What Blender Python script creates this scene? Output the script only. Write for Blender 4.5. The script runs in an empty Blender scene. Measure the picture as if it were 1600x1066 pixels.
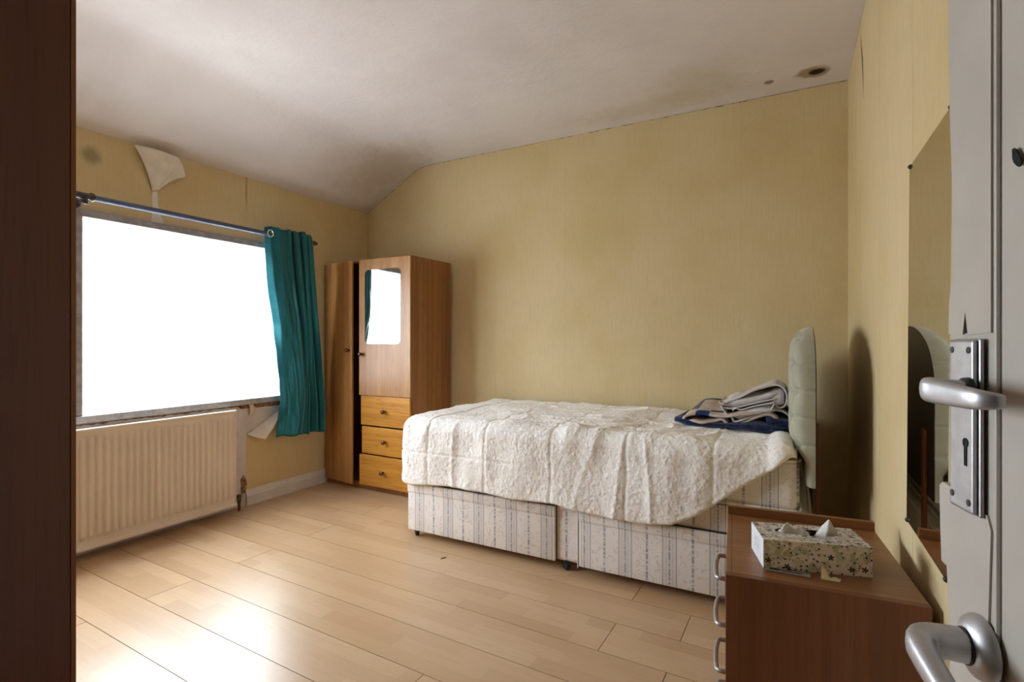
import bpy, bmesh, math, random
from mathutils import Vector, Matrix, noise
random.seed(7)
C = bpy.context.scene
R = math.radians
# ------------------------------------------------------------------ camera, sky, exposure
CAM_Z, YAW, FPX = 1.05, R(28.4), 805.0
cd = bpy.data.cameras.new('camera'); cam = bpy.data.objects.new('camera', cd); C.collection.objects.link(cam)
cam.location = (0, 0, CAM_Z); cam.rotation_euler = (R(90), 0, YAW)
cd.sensor_width = 36; cd.lens = FPX/1600*36; cd.clip_start = 0.02
C.camera = cam
C.view_settings.view_transform = 'Standard'; C.view_settings.look = 'None'
C.view_settings.gamma = 1.0; C.view_settings.use_curve_mapping = False
C.view_settings.exposure = 0.0
w = bpy.data.worlds.new('overcast_sky'); C.world = w; w.use_nodes = True
nt = w.node_tree; nt.nodes.clear()
wo = nt.nodes.new('ShaderNodeOutputWorld'); wb = nt.nodes.new('ShaderNodeBackground')
tc = nt.nodes.new('ShaderNodeTexCoord'); sp = nt.nodes.new('ShaderNodeSeparateXYZ'); cr = nt.nodes.new('ShaderNodeValToRGB')
cr.color_ramp.elements[0].position = 0.44; cr.color_ramp.elements[0].color = (.50, .52, .53, 1)
cr.color_ramp.elements[1].position = 0.56; cr.color_ramp.elements[1].color = (.86, .92, 1.0, 1)
mr = nt.nodes.new('ShaderNodeMapRange'); mr.inputs[1].default_value = -1; mr.inputs[2].default_value = 1
nt.links.new(tc.outputs['Generated'], sp.inputs[0]); nt.links.new(sp.outputs[2], mr.inputs[0])
nt.links.new(mr.outputs[0], cr.inputs[0]); nt.links.new(cr.outputs[0], wb.inputs[0]); nt.links.new(wb.outputs[0], wo.inputs[0])
wb.inputs[1].default_value = 27.0
# daylight portal lying in the window opening (guides sampling of the sky, adds no light)
pl = bpy.data.lights.new('window_portal', 'AREA'); pl.shape = 'RECTANGLE'; pl.size = 2.1; pl.size_y = 1.1
pl.cycles.is_portal = True
po = bpy.data.objects.new('window_portal', pl); C.collection.objects.link(po)
po.location = (-3.17, 1.38, 1.17); po.rotation_euler = (R(90), 0, R(-90))
try:
    C.cycles.max_bounces = 12; C.cycles.diffuse_bounces = 8; C.cycles.transparent_max_bounces = 12
    C.cycles.sample_clamp_indirect = 8; C.cycles.caustics_reflective = False
except Exception: pass
# ------------------------------------------------------------------ geometry of the photograph
SY, CY = math.sin(YAW), math.cos(YAW)
def ray(px, py):
    l = (px-800)/FPX; u = (533-py)/FPX
    return Vector((-SY+l*CY, CY+l*SY, u))
EYE = Vector((0, 0, CAM_Z))
def onX(px, py, X): r = ray(px, py); return EYE + r*(X/r.x)
def onY(px, py, Y): r = ray(px, py); return EYE + r*(Y/r.y)
def onZ(px, py, Z): r = ray(px, py); return EYE + r*((Z-CAM_Z)/r.z)
XW, XR, YB, YF, ZC, ZL, XS = -3.06, .261, 3.156, -.25, 2.395, 2.098, -2.555
# ------------------------------------------------------------------ materials
def nw(name):
    m = bpy.data.materials.new(name); m.use_nodes = True; t = m.node_tree
    return m, t, t.nodes['Principled BSDF']
def N(t, typ, ins=None, **kw):
    n = t.nodes.new('ShaderNode'+typ)
    for k, v in kw.items(): setattr(n, k, v)
    for k, v in (ins or {}).items():
        if hasattr(v, 'is_output') or isinstance(v, bpy.types.NodeSocket): t.links.new(v, n.inputs[k])
        else: n.inputs[k].default_value = v
    return n
def c4(c): return (c[0], c[1], c[2], 1)
def srgb(r, g, b):
    f = lambda v: (v/255/12.92) if v <= 10 else ((v/255+.055)/1.055)**2.4
    return (f(r), f(g), f(b))
def mix(t, f, a, b, mode='MIX'):
    n = t.nodes.new('ShaderNodeMix'); n.data_type = 'RGBA'; n.blend_type = mode
    for i, v in ((0, f), (6, a), (7, b)):
        if isinstance(v, bpy.types.NodeSocket): t.links.new(v, n.inputs[i])
        elif i == 0: n.inputs[0].default_value = v
        else: n.inputs[i].default_value = c4(v)
    return n.outputs[2]
def M_(t, op, a, b=0.0, c=0.0, clamp=False):
    n = t.nodes.new('ShaderNodeMath'); n.operation = op; n.use_clamp = clamp
    for i, v in enumerate((a, b, c)):
        if isinstance(v, bpy.types.NodeSocket): t.links.new(v, n.inputs[i])
        else: n.inputs[i].default_value = v
    return n.outputs[0]
def step(t, x, a, b):   # smooth 0..1 between a and b (a may exceed b)
    n = N(t, 'MapRange', {0: x, 1: a, 2: b, 3: 0.0, 4: 1.0}, interpolation_type='SMOOTHSTEP'); return n.outputs[0]
def objco(t, scale=(1, 1, 1), rot=(0, 0, 0)):
    a = N(t, 'TexCoord'); mp = N(t, 'Mapping', {0: a.outputs['Object']}); mp.inputs['Scale'].default_value = scale
    mp.inputs['Rotation'].default_value = rot; return mp.outputs[0]
def noi(t, v, scale, detail=3, rough=.55, dist=0):
    return N(t, 'TexNoise', {'Vector': v, 'Scale': scale, 'Detail': detail, 'Roughness': rough, 'Distortion': dist}).outputs[0]
def bump(t, b, h, strength=.3, dist=.002):
    n = N(t, 'Bump', {'Height': h, 'Strength': strength, 'Distance': dist}); t.links.new(n.outputs[0], b.inputs['Normal'])
def plain(name, col, rough=.5, metal=0, var=.06, nscale=18, bmp=0, spec=.5, sheen=0):
    m, t, b = nw(name); v = objco(t); n = noi(t, v, nscale, 4)
    dk = tuple(x*(1-var*2) for x in col); lt = tuple(min(1, x*(1+var)) for x in col)
    t.links.new(mix(t, step(t, n, .3, .7), dk, lt), b.inputs['Base Color'])
    b.inputs['Roughness'].default_value = rough; b.inputs['Metallic'].default_value = metal
    b.inputs['Specular IOR Level'].default_value = spec
    if sheen: b.inputs['Sheen Weight'].default_value = sheen; b.inputs['Sheen Roughness'].default_value = .5
    if bmp: bump(t, b, noi(t, v, nscale*8, 3), .35, bmp)
    return m
def wood(name, ca, cb, cd_, scale=1.0, axis=2, rough=.38, line=.5, spec=.5):
    m, t, b = nw(name)
    s = [30*scale]*3; s[axis] = .6*scale
    v = objco(t, tuple(s)); fine = objco(t, tuple((240*scale if i != axis else 9*scale) for i in range(3)))
    n1 = noi(t, v, 1, 5, .6, .15); n2 = noi(t, fine, 1, 2)
    col = mix(t, step(t, n1, .32, .68), ca, cb)
    ln = M_(t, 'MULTIPLY', step(t, n2, .52, .72), line)
    col = mix(t, ln, col, cd_)
    t.links.new(col, b.inputs['Base Color']); b.inputs['Roughness'].default_value = rough
    b.inputs['Specular IOR Level'].default_value = spec
    bump(t, b, n2, .12, .0006); return m
def paper_mat(name, base, dark, spot=0):
    m, t, b = nw(name); v = objco(t)
    big = noi(t, v, 1.6, 4); fibre = noi(t, objco(t, (60, 60, 5)), 1.5, 4, .6); weave = noi(t, objco(t, (260, 260, 55)), 1.0, 2)
    col = mix(t, step(t, big, .35, .7), base, dark)
    col = mix(t, M_(t, 'MULTIPLY', step(t, fibre, .42, .75), .35), col, tuple(x*.80 for x in base))
    col = mix(t, M_(t, 'MULTIPLY', step(t, weave, .5, .8), .35), col, tuple(min(1, x*1.15) for x in base))
    if spot:
        c = onX(142, 243, XW); d = N(t, 'VectorMath', {0: v, 1: tuple(c)}, operation='DISTANCE').outputs['Value']
        d = M_(t, 'ADD', d, M_(t, 'MULTIPLY', M_(t, 'SUBTRACT', noi(t, v, 40, 3), .5), .02))
        col = mix(t, M_(t, 'MULTIPLY', step(t, d, .062, .015), .55), col, srgb(92, 88, 62))
        s = N(t, 'SeparateXYZ', {0: v}); l = M_(t, 'ABSOLUTE', M_(t, 'SUBTRACT', s.outputs[1], 2.088))
        k = M_(t, 'MULTIPLY', step(t, l, .009, .002), step(t, s.outputs[2], 1.86, 1.99)); col = mix(t, M_(t, 'MULTIPLY', k, .5), col, srgb(96, 84, 60))
    t.links.new(col, b.inputs['Base Color']); b.inputs['Roughness'].default_value = .72; b.inputs['Specular IOR Level'].default_value = .25
    bump(t, b, M_(t, 'ADD', weave, fibre), .25, .0012); return m
WP = srgb(213, 195, 154); WPD = srgb(204, 183, 134)
MAT = {}
MAT['wallpaper'] = paper_mat('linen_wallpaper', WP, WPD)
MAT['wallpaper_mould'] = paper_mat('linen_wallpaper_with_mould_spot', WP, WPD, 1)
MAT['plaster'] = plain('bare_plaster', srgb(206, 199, 196), .85, var=.07, nscale=7, bmp=.002)
MAT['plaster_dark'] = plain('dirty_plaster', srgb(120, 96, 70), .9, var=.2, nscale=30)
MAT['torn'] = plain('torn_brown_plaster', srgb(150, 112, 84), .95, var=.35, nscale=45, bmp=.004)
MAT['backing'] = plain('wallpaper_backing', srgb(226, 218, 205), .8, var=.05, nscale=14)
MAT['white_paint'] = plain('white_gloss_paint', srgb(214, 211, 203), .38, var=.03, nscale=9)
MAT['frame'] = plain('weathered_window_frame', srgb(168, 168, 172), .5, var=.12, nscale=24)
MAT['door_paint'] = plain('aged_white_door_paint', srgb(190, 184, 174), .42, var=.04, nscale=9)
MAT['radiator'] = plain('cream_radiator_enamel', srgb(228, 215, 200), .35, var=.03, nscale=5)
MAT['satin'] = plain('satin_aluminium', srgb(190, 189, 192), .42, metal=.75, var=.06, nscale=60)
MAT['chrome'] = plain('chrome', srgb(225, 225, 228), .12, metal=1, var=.02)
MAT['black'] = plain('black_plastic', (.012, .011, .011), .4, var=.1)
MAT['rod'] = plain('dark_lacquered_rod', (.022, .014, .018), .22, var=.1, spec=.8)
MAT['rod_glare'] = plain('dark_rod_painted_glare', srgb(72, 86, 122), .5, var=.08, spec=.7)  # dark tube; window glare and sky reflection painted in as flat blue
MAT['knob'] = plain('dark_brown_knob', srgb(92, 48, 26), .25, var=.1)
MAT['brass'] = plain('tarnished_brass', srgb(110, 100, 78), .45, metal=.7, var=.4, nscale=90)
MAT['rust'] = plain('old_copper_pipe', srgb(120, 74, 52), .6, metal=.4, var=.4, nscale=70)
MAT['tissue'] = plain('tissue_paper', srgb(240, 240, 238), .9, var=.02)
MAT['scrap'] = plain('yellowed_paper', srgb(222, 208, 176), .85, var=.04)
MAT['clear_plastic'] = plain('grey_plastic_strip', srgb(150, 146, 142), .2, var=.1)
MAT['hole'] = plain('dark_hole', (.006, .006, .006), .9, var=.05)
MAT['cream_plastic'] = plain('cream_plastic', srgb(205, 190, 160), .4)
MAT['subfloor'] = plain('dark_subfloor', srgb(60, 42, 28), .9)
MAT['hall'] = plain('hall_paint', srgb(190, 184, 172), .8)
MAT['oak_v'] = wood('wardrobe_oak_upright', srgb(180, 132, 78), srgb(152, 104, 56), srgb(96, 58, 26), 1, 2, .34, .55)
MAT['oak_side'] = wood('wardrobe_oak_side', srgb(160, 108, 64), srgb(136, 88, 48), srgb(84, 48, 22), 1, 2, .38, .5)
MAT['oak_h'] = wood('drawer_oak_level', srgb(206, 148, 62), srgb(176, 118, 44), srgb(110, 64, 20), 1, 0, .34, .6)
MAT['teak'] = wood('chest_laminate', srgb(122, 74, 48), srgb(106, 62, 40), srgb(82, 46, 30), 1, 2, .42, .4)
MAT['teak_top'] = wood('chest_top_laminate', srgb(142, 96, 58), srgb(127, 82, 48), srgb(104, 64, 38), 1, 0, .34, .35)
MAT['mahog'] = wood('dark_wardrobe_laminate', srgb(92, 44, 32), srgb(80, 37, 27), srgb(58, 26, 19), .8, 2, .30, .5)
MAT['edge'] = wood('lipping', srgb(132, 78, 44), srgb(116, 66, 38), srgb(90, 50, 28), 1, 2, .4, .3)
MAT['strut'] = wood('headboard_strut_wood', srgb(104, 56, 34), srgb(90, 46, 28), srgb(80, 40, 20), 1, 2, .4, .3)
def m_mirror():
    m, t, b = nw('mirror_silver'); b.inputs['Base Color'].default_value = (.86, .88, .87, 1)
    b.inputs['Metallic'].default_value = 1; b.inputs['Roughness'].default_value = .015; return m
MAT['mirror'] = m_mirror()
def m_glass():
    m, t, b = nw('window_glass'); o = t.nodes['Material Output']
    tr = N(t, 'BsdfTransparent', {0: (.97, .98, .98, 1)}); gl = N(t, 'BsdfGlossy', {'Roughness': .02}); fr = N(t, 'Value'); fr.outputs[0].default_value = .05
    mx = N(t, 'MixShader', {0: fr.outputs[0], 1: tr.outputs[0], 2: gl.outputs[0]}); t.links.new(mx.outputs[0], o.inputs[0])
    t.nodes.remove(b); return m
MAT['glass'] = m_glass()
def m_net():
    m, t, b = nw('net_curtain_gauze'); o = t.nodes['Material Output']
    tr = N(t, 'BsdfTransparent', {0: (1, 1, 1, 1)}); tl = N(t, 'BsdfTranslucent', {0: (.92, .94, .95, 1)}); df = N(t, 'BsdfDiffuse', {0: (.88, .90, .92, 1)})
    a = N(t, 'MixShader', {0: .35, 1: tl.outputs[0], 2: df.outputs[0]})
    n = noi(t, objco(t, (1, 30, 3)), 1, 3)
    f = M_(t, 'ADD', M_(t, 'MULTIPLY', n, .2), .52)
    mx = N(t, 'MixShader', {0: f, 1: tr.outputs[0], 2: a.outputs[0]}); t.links.new(mx.outputs[0], o.inputs[0]); t.nodes.remove(b); return m
MAT['net'] = m_net()
def m_ceiling():
    m, t, b = nw('ceiling_emulsion'); v = objco(t)
    blot = noi(t, v, 2.2, 5, .6)
    col = mix(t, step(t, blot, .35, .75), srgb(222, 216, 215), srgb(212, 205, 204))
    def spot(cx, cy, rx, ry, c, k, soft=.5):
        nonlocal col
        s = N(t, 'SeparateXYZ', {0: v}); wob = M_(t, 'MULTIPLY', M_(t, 'SUBTRACT', noi(t, v, 14, 4), .5), 1.6)
        dx = M_(t, 'DIVIDE', M_(t, 'SUBTRACT', s.outputs[0], cx), rx); dy = M_(t, 'DIVIDE', M_(t, 'SUBTRACT', s.outputs[1], cy), ry)
        d = M_(t, 'ADD', M_(t, 'SQRT', M_(t, 'ADD', M_(t, 'MULTIPLY', dx, dx), M_(t, 'MULTIPLY', dy, dy))), wob)
        col = mix(t, M_(t, 'MULTIPLY', step(t, d, 1+soft, 1-soft), k), col, c)
    spot(-.43, 2.83, .22, .16, srgb(190, 178, 142), .4, .7)
    spot(-.75, 2.98, .40, .10, srgb(192, 180, 150), .4, .6)
    spot(.10, 2.985, .070, .055, srgb(150, 126, 84), .85, .35)
    spot(.115, 2.985, .03, .025, srgb(46, 34, 20), 1, .3)
    spot(-.10, 2.99, .02, .02, srgb(120, 100, 70), .8, .3)
    spot(-2.60, 2.9, .30, .22, srgb(176, 160, 142), .45, .7)  # shading in the sloped corner, painted into the ceiling colour
    t.links.new(col, b.inputs['Base Color']); b.inputs['Roughness'].default_value = .85; b.inputs['Specular IOR Level'].default_value = .2
    bump(t, b, M_(t, 'ADD', noi(t, v, 5, 3), M_(t, 'MULTIPLY', noi(t, v, 60, 4), .4)), .35, .010); return m
MAT['ceiling'] = m_ceiling()
def m_plank():
    m, t, b = nw('maple_strip_laminate'); tc = N(t, 'TexCoord'); oi = N(t, 'ObjectInfo')
    off = M_(t, 'MULTIPLY', oi.outputs['Random'], 37.0)
    s = N(t, 'SeparateXYZ', {0: tc.outputs['Object']})
    v = N(t, 'CombineXYZ', {0: M_(t, 'ADD', s.outputs[0], off), 1: s.outputs[1], 2: 0.0}).outputs[0]
    br = N(t, 'TexBrick', {'Vector': v, 'Scale': 1.0, 'Mortar Size': .0, 'Brick Width': .36, 'Row Height': .065, 'Bias': 0.0}, offset=.37, squash=1.35, squash_frequency=3)
    br.inputs['Color1'].default_value = (0, 0, 0, 1); br.inputs['Color2'].default_value = (1, 1, 1, 1)
    k = br.outputs[0]
    col = mix(t, k, srgb(184, 151, 114), srgb(200, 170, 134))
    s2 = N(t, 'Mapping', {0: v}); s2.inputs['Scale'].default_value = (3.2, 46, 1)
    g = noi(t, s2.outputs[0], 1.4, 5, .62, .5)
    col = mix(t, M_(t, 'MULTIPLY', step(t, g, .45, .75), .42), col, srgb(184, 142, 98))
    s3 = N(t, 'Mapping', {0: v}); s3.inputs['Scale'].default_value = (14, 260, 1)
    g2 = noi(t, s3.outputs[0], 1.0, 2)
    col = mix(t, M_(t, 'MULTIPLY', step(t, g2, .5, .8), .22), col, srgb(170, 128, 84))
    t.links.new(col, b.inputs['Base Color']); b.inputs['Coat Weight'].default_value = .45; b.inputs['Coat Roughness'].default_value = .28; b.inputs['Specular IOR Level'].default_value = .55
    rr = M_(t, 'ADD', .24, M_(t, 'MULTIPLY', noi(t, v, 9, 4), .16)); t.links.new(rr, b.inputs['Roughness'])
    return m
MAT['plank'] = m_plank()
def m_ticking(phase):
    m, t, b = nw('striped_mattress_ticking'); tc = N(t, 'TexCoord')
    v = tc.outputs['Object']; s = N(t, 'SeparateXYZ', {0: v})
    P = .1845
    x = M_(t, 'MULTIPLY', M_(t, 'ABSOLUTE', M_(t, 'SUBTRACT', M_(t, 'FRACT', M_(t, 'ADD', M_(t, 'DIVIDE', M_(t, 'SUBTRACT', s.outputs[0], phase), P), 50.5)), .5)), P)
    def line(c, wd, soft=.0008):
        return step(t, M_(t, 'ABSOLUTE', M_(t, 'SUBTRACT', x, c)), wd+soft, wd-soft)
    vz = N(t, 'Mapping', {0: v}); vz.inputs['Scale'].default_value = (1, 1, 1)
    dots = step(t, noi(t, v, 150, 2), .42, .5); dash = step(t, noi(t, N(t, 'Mapping', {0: v, 'Scale': (20, 20, 95)}).outputs[0], 1, 1), .47, .52)
    col = mix(t, step(t, noi(t, v, 5, 2), .3, .7), srgb(238, 235, 232), srgb(230, 225, 220))
    curl = N(t, 'TexNoise', {'Vector': v, 'Scale': 15, 'Detail': 1.5, 'Distortion': 1.8}).outputs[0]
    ring = step(t, M_(t, 'ABSOLUTE', M_(t, 'SUBTRACT', M_(t, 'FRACT', M_(t, 'MULTIPLY', curl, 4)), .5)), .11, .04)
    mask = M_(t, 'MULTIPLY', step(t, x, .032, .036), step(t, x, .087, .084))
    col = mix(t, M_(t, 'MULTIPLY', M_(t, 'MULTIPLY', ring, mask), .5), col, srgb(196, 182, 172))
    col = mix(t, M_(t, 'MULTIPLY', step(t, x, .029, .027), .38), col, srgb(196, 192, 192))
    col = mix(t, M_(t, 'MULTIPLY', line(.028, .0016), .85), col, srgb(124, 130, 144))
    col = mix(t, M_(t, 'MULTIPLY', M_(t, 'MULTIPLY', line(.0, .0034), dots), .75), col, srgb(120, 126, 140))
    col = mix(t, M_(t, 'MULTIPLY', M_(t, 'MULTIPLY', line(.013, .0014), dots), .5), col, srgb(150, 154, 164))
    col = mix(t, M_(t, 'MULTIPLY', M_(t, 'MULTIPLY', line(P/2, .0042), dash), .8), col, srgb(108, 114, 130))
    col = mix(t, M_(t, 'MULTIPLY', line(P/2, .0060), .35), col, srgb(172, 176, 188))
    t.links.new(col, b.inputs['Base Color']); b.inputs['Roughness'].default_value = .6; b.inputs['Specular IOR Level'].default_value = .3
    bump(t, b, noi(t, v, 45, 3), .3, .002); return m
MAT['ticking'] = m_ticking(-1.36+.87)
def m_sherpa():
    m, t, b = nw('cream_sherpa_fleece'); v = objco(t)
    vo = N(t, 'TexVoronoi', {'Vector': v, 'Scale': 110.0}, feature='SMOOTH_F1').outputs[0]; n = noi(t, v, 55, 4, .6)
    v2 = N(t, 'TexVoronoi', {'Vector': v, 'Scale': 48.0}, feature='SMOOTH_F1').outputs[0]; h = M_(t, 'ADD', M_(t, 'ADD', M_(t, 'MULTIPLY', n, .5), M_(t, 'MULTIPLY', vo, -.7)), M_(t, 'MULTIPLY', v2, -.9))
    col = mix(t, step(t, n, .3, .65), srgb(236, 231, 225), srgb(248, 246, 241))
    t.links.new(col, b.inputs['Base Color']); b.inputs['Roughness'].default_value = .95; b.inputs['Specular IOR Level'].default_value = .05
    b.inputs['Sheen Weight'].default_value = .5; b.inputs['Sheen Roughness'].default_value = .7
    bump(t, b, h, .8, .0038); return m
MAT['sherpa'] = m_sherpa()
MAT['velvet'] = plain('grey_green_velour', srgb(162, 162, 142), .75, var=.05, nscale=12, bmp=.0006, spec=.2, sheen=.4)
def m_teal():
    m, t, b = nw('teal_satin'); o = t.nodes['Material Output']; v = objco(t, (200, 200, 260))
    n = noi(t, v, 1, 2); col = mix(t, step(t, n, .35, .7), (.005, .12, .155), (.012, .19, .235))
    t.links.new(col, b.inputs['Base Color']); b.inputs['Metallic'].default_value = .55; b.inputs['Roughness'].default_value = .3; b.inputs['Specular IOR Level'].default_value = .5
    b.inputs['Sheen Weight'].default_value = .3; bump(t, b, n, .25, .0008)
    tl = N(t, 'BsdfTranslucent', {0: (.03, .36, .43, 1)}); mx = N(t, 'MixShader', {0: .07, 1: b.outputs[0], 2: tl.outputs[0]})
    t.links.new(mx.outputs[0], o.inputs[0]); return m
MAT['teal'] = m_teal()
MAT['navy'] = plain('navy_fleece', srgb(30, 42, 78), .95, var=.35, nscale=70, bmp=.006, spec=.1, sheen=.2)
MAT['cotton'] = plain('grey_lilac_cotton', srgb(206, 201, 200), .85, var=.03, nscale=20, bmp=.001, spec=.15)
MAT['cream_hem'] = plain('cream_blanket_hem', srgb(214, 206, 184), .85, var=.04)
def m_plaid():
    m, t, b = nw('beige_and_blue_checked_fleece'); v = N(t, 'VectorMath', {0: objco(t), 1: (-.24, 2.66, .66)}, operation='ADD').outputs[0]; s = N(t, 'SeparateXYZ', {0: v})
    def band(ax, a, b_):
        x = s.outputs[ax]; return M_(t, 'MULTIPLY', step(t, x, a-.002, a+.002), step(t, x, b_+.002, b_-.002))
    col = mix(t, step(t, noi(t, v, 30, 3), .3, .7), srgb(188, 174, 162), srgb(204, 190, 178))
    lt = band(0, -.60, -.385)
    g = M_(t, 'MULTIPLY', lt, band(1, 2.56, 2.80))
    col = mix(t, M_(t, 'MULTIPLY', g, .9), col, srgb(74, 92, 106))
    col = mix(t, M_(t, 'MULTIPLY', M_(t, 'MULTIPLY', band(0, -.60, -.44), band(1, 2.60, 2.66)), .9), col, srgb(170, 150, 152))
    blk = M_(t, 'MULTIPLY', band(0, -.385, -.325), M_(t, 'MULTIPLY', band(1, 2.3, 2.53), step(t, s.outputs[2], .705, .71)))
    col = mix(t, blk, col, srgb(34, 62, 112))
    col = mix(t, M_(t, 'MULTIPLY', band(0, -.325, .2), band(1, 2.53, 2.56)), col, srgb(34, 36, 52))
    col = mix(t, M_(t, 'MULTIPLY', band(0, -.45, .2), band(1, 2.80, 2.86)), col, srgb(44, 54, 86))
    t.links.new(col, b.inputs['Base Color']); b.inputs['Roughness'].default_value = .95; b.inputs['Specular IOR Level'].default_value = .1
    bump(t, b, noi(t, v, 160, 3), .4, .002); return m
MAT['plaid'] = m_plaid()
def m_floral():
    m, t, b = nw('floral_print_card'); tc = N(t, 'TexCoord'); uv = tc.outputs['UV']
    col = mix(t, step(t, noi(t, uv, 20, 2), .3, .7), srgb(230, 222, 220), srgb(222, 211, 208))
    def flower(scale, petals, size, c, shift, keep, k=1.0, hollow=0):
        nonlocal col
        mp = N(t, 'Mapping', {0: uv}); mp.inputs['Location'].default_value = (shift, shift*.7, 0)
        vo = N(t, 'TexVoronoi', {'Vector': mp.outputs[0], 'Scale': scale, 'Randomness': .85}, voronoi_dimensions='2D')
        df = N(t, 'VectorMath', {0: mp.outputs[0], 1: vo.outputs['Position']}, operation='SUBTRACT')
        s = N(t, 'SeparateXYZ', {0: df.outputs[0]}); rc = N(t, 'SeparateColor', {0: vo.outputs['Color']})
        an = M_(t, 'ADD', M_(t, 'ARCTAN2', s.outputs[1], s.outputs[0]), M_(t, 'MULTIPLY', rc.outputs[1], 6.0))
        r = M_(t, 'SQRT', M_(t, 'ADD', M_(t, 'MULTIPLY', s.outputs[0], s.outputs[0]), M_(t, 'MULTIPLY', s.outputs[1], s.outputs[1])))
        pet = M_(t, 'MULTIPLY', M_(t, 'ADD', M_(t, 'MULTIPLY', M_(t, 'ABSOLUTE', M_(t, 'COSINE', M_(t, 'MULTIPLY', an, petals/2))), .75), .25), size)
        d = M_(t, 'SUBTRACT', r, pet); f = step(t, d, .0003, -.0003)
        if hollow: f = M_(t, 'MULTIPLY', f, step(t, d, -size*hollow-.0003, -size*hollow+.0003))
        on = M_(t, 'LESS_THAN', rc.outputs[0], keep)
        col = mix(t, M_(t, 'MULTIPLY', M_(t, 'MULTIPLY', f, on), k), col, c)
    flower(34, 5, .0115, srgb(176, 188, 186), .3, .7, .8)
    flower(40, 2, .0105, srgb(170, 172, 116), 1.7, .55, .7)
    flower(34, 5, .0120, srgb(128, 84, 92), 2.9, .6, .9, .18)
    flower(60, 3, .0050, srgb(188, 180, 136), 4.1, .5, .6)
    flower(46, 5, .0072, srgb(44, 34, 48), 5.3, .33, 1)
    flower(85, 4, .0030, srgb(40, 30, 40), 7.7, .45, 1)
    t.links.new(col, b.inputs['Base Color']); b.inputs['Roughness'].default_value = .45; return m
MAT['floral'] = m_floral()
def m_boxend():
    m, t, b = nw('printed_box_end'); uv = N(t, 'TexCoord').outputs['UV']; s = N(t, 'SeparateXYZ', {0: uv})
    rows = step(t, M_(t, 'ABSOLUTE', M_(t, 'SUBTRACT', M_(t, 'FRACT', M_(t, 'MULTIPLY', s.outputs[1], 120)), .5)), .22, .16)
    words = step(t, noi(t, N(t, 'Mapping', {0: uv, 'Scale': (420, 120, 1)}).outputs[0], 1, 1), .5, .54)
    blk = M_(t, 'MULTIPLY', step(t, s.outputs[0], .03, .032), step(t, s.outputs[0], .085, .083))
    blk = M_(t, 'MULTIPLY', blk, M_(t, 'MULTIPLY', step(t, s.outputs[1], .014, .016), step(t, s.outputs[1], .052, .05)))
    col = mix(t, M_(t, 'MULTIPLY', M_(t, 'MULTIPLY', rows, words), M_(t, 'MULTIPLY', blk, .8)), srgb(226, 228, 232), srgb(84, 96, 140))
    t.links.new(col, b.inputs['Base Color']); b.inputs['Roughness'].default_value = .5; return m
MAT['boxend'] = m_boxend()
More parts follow.
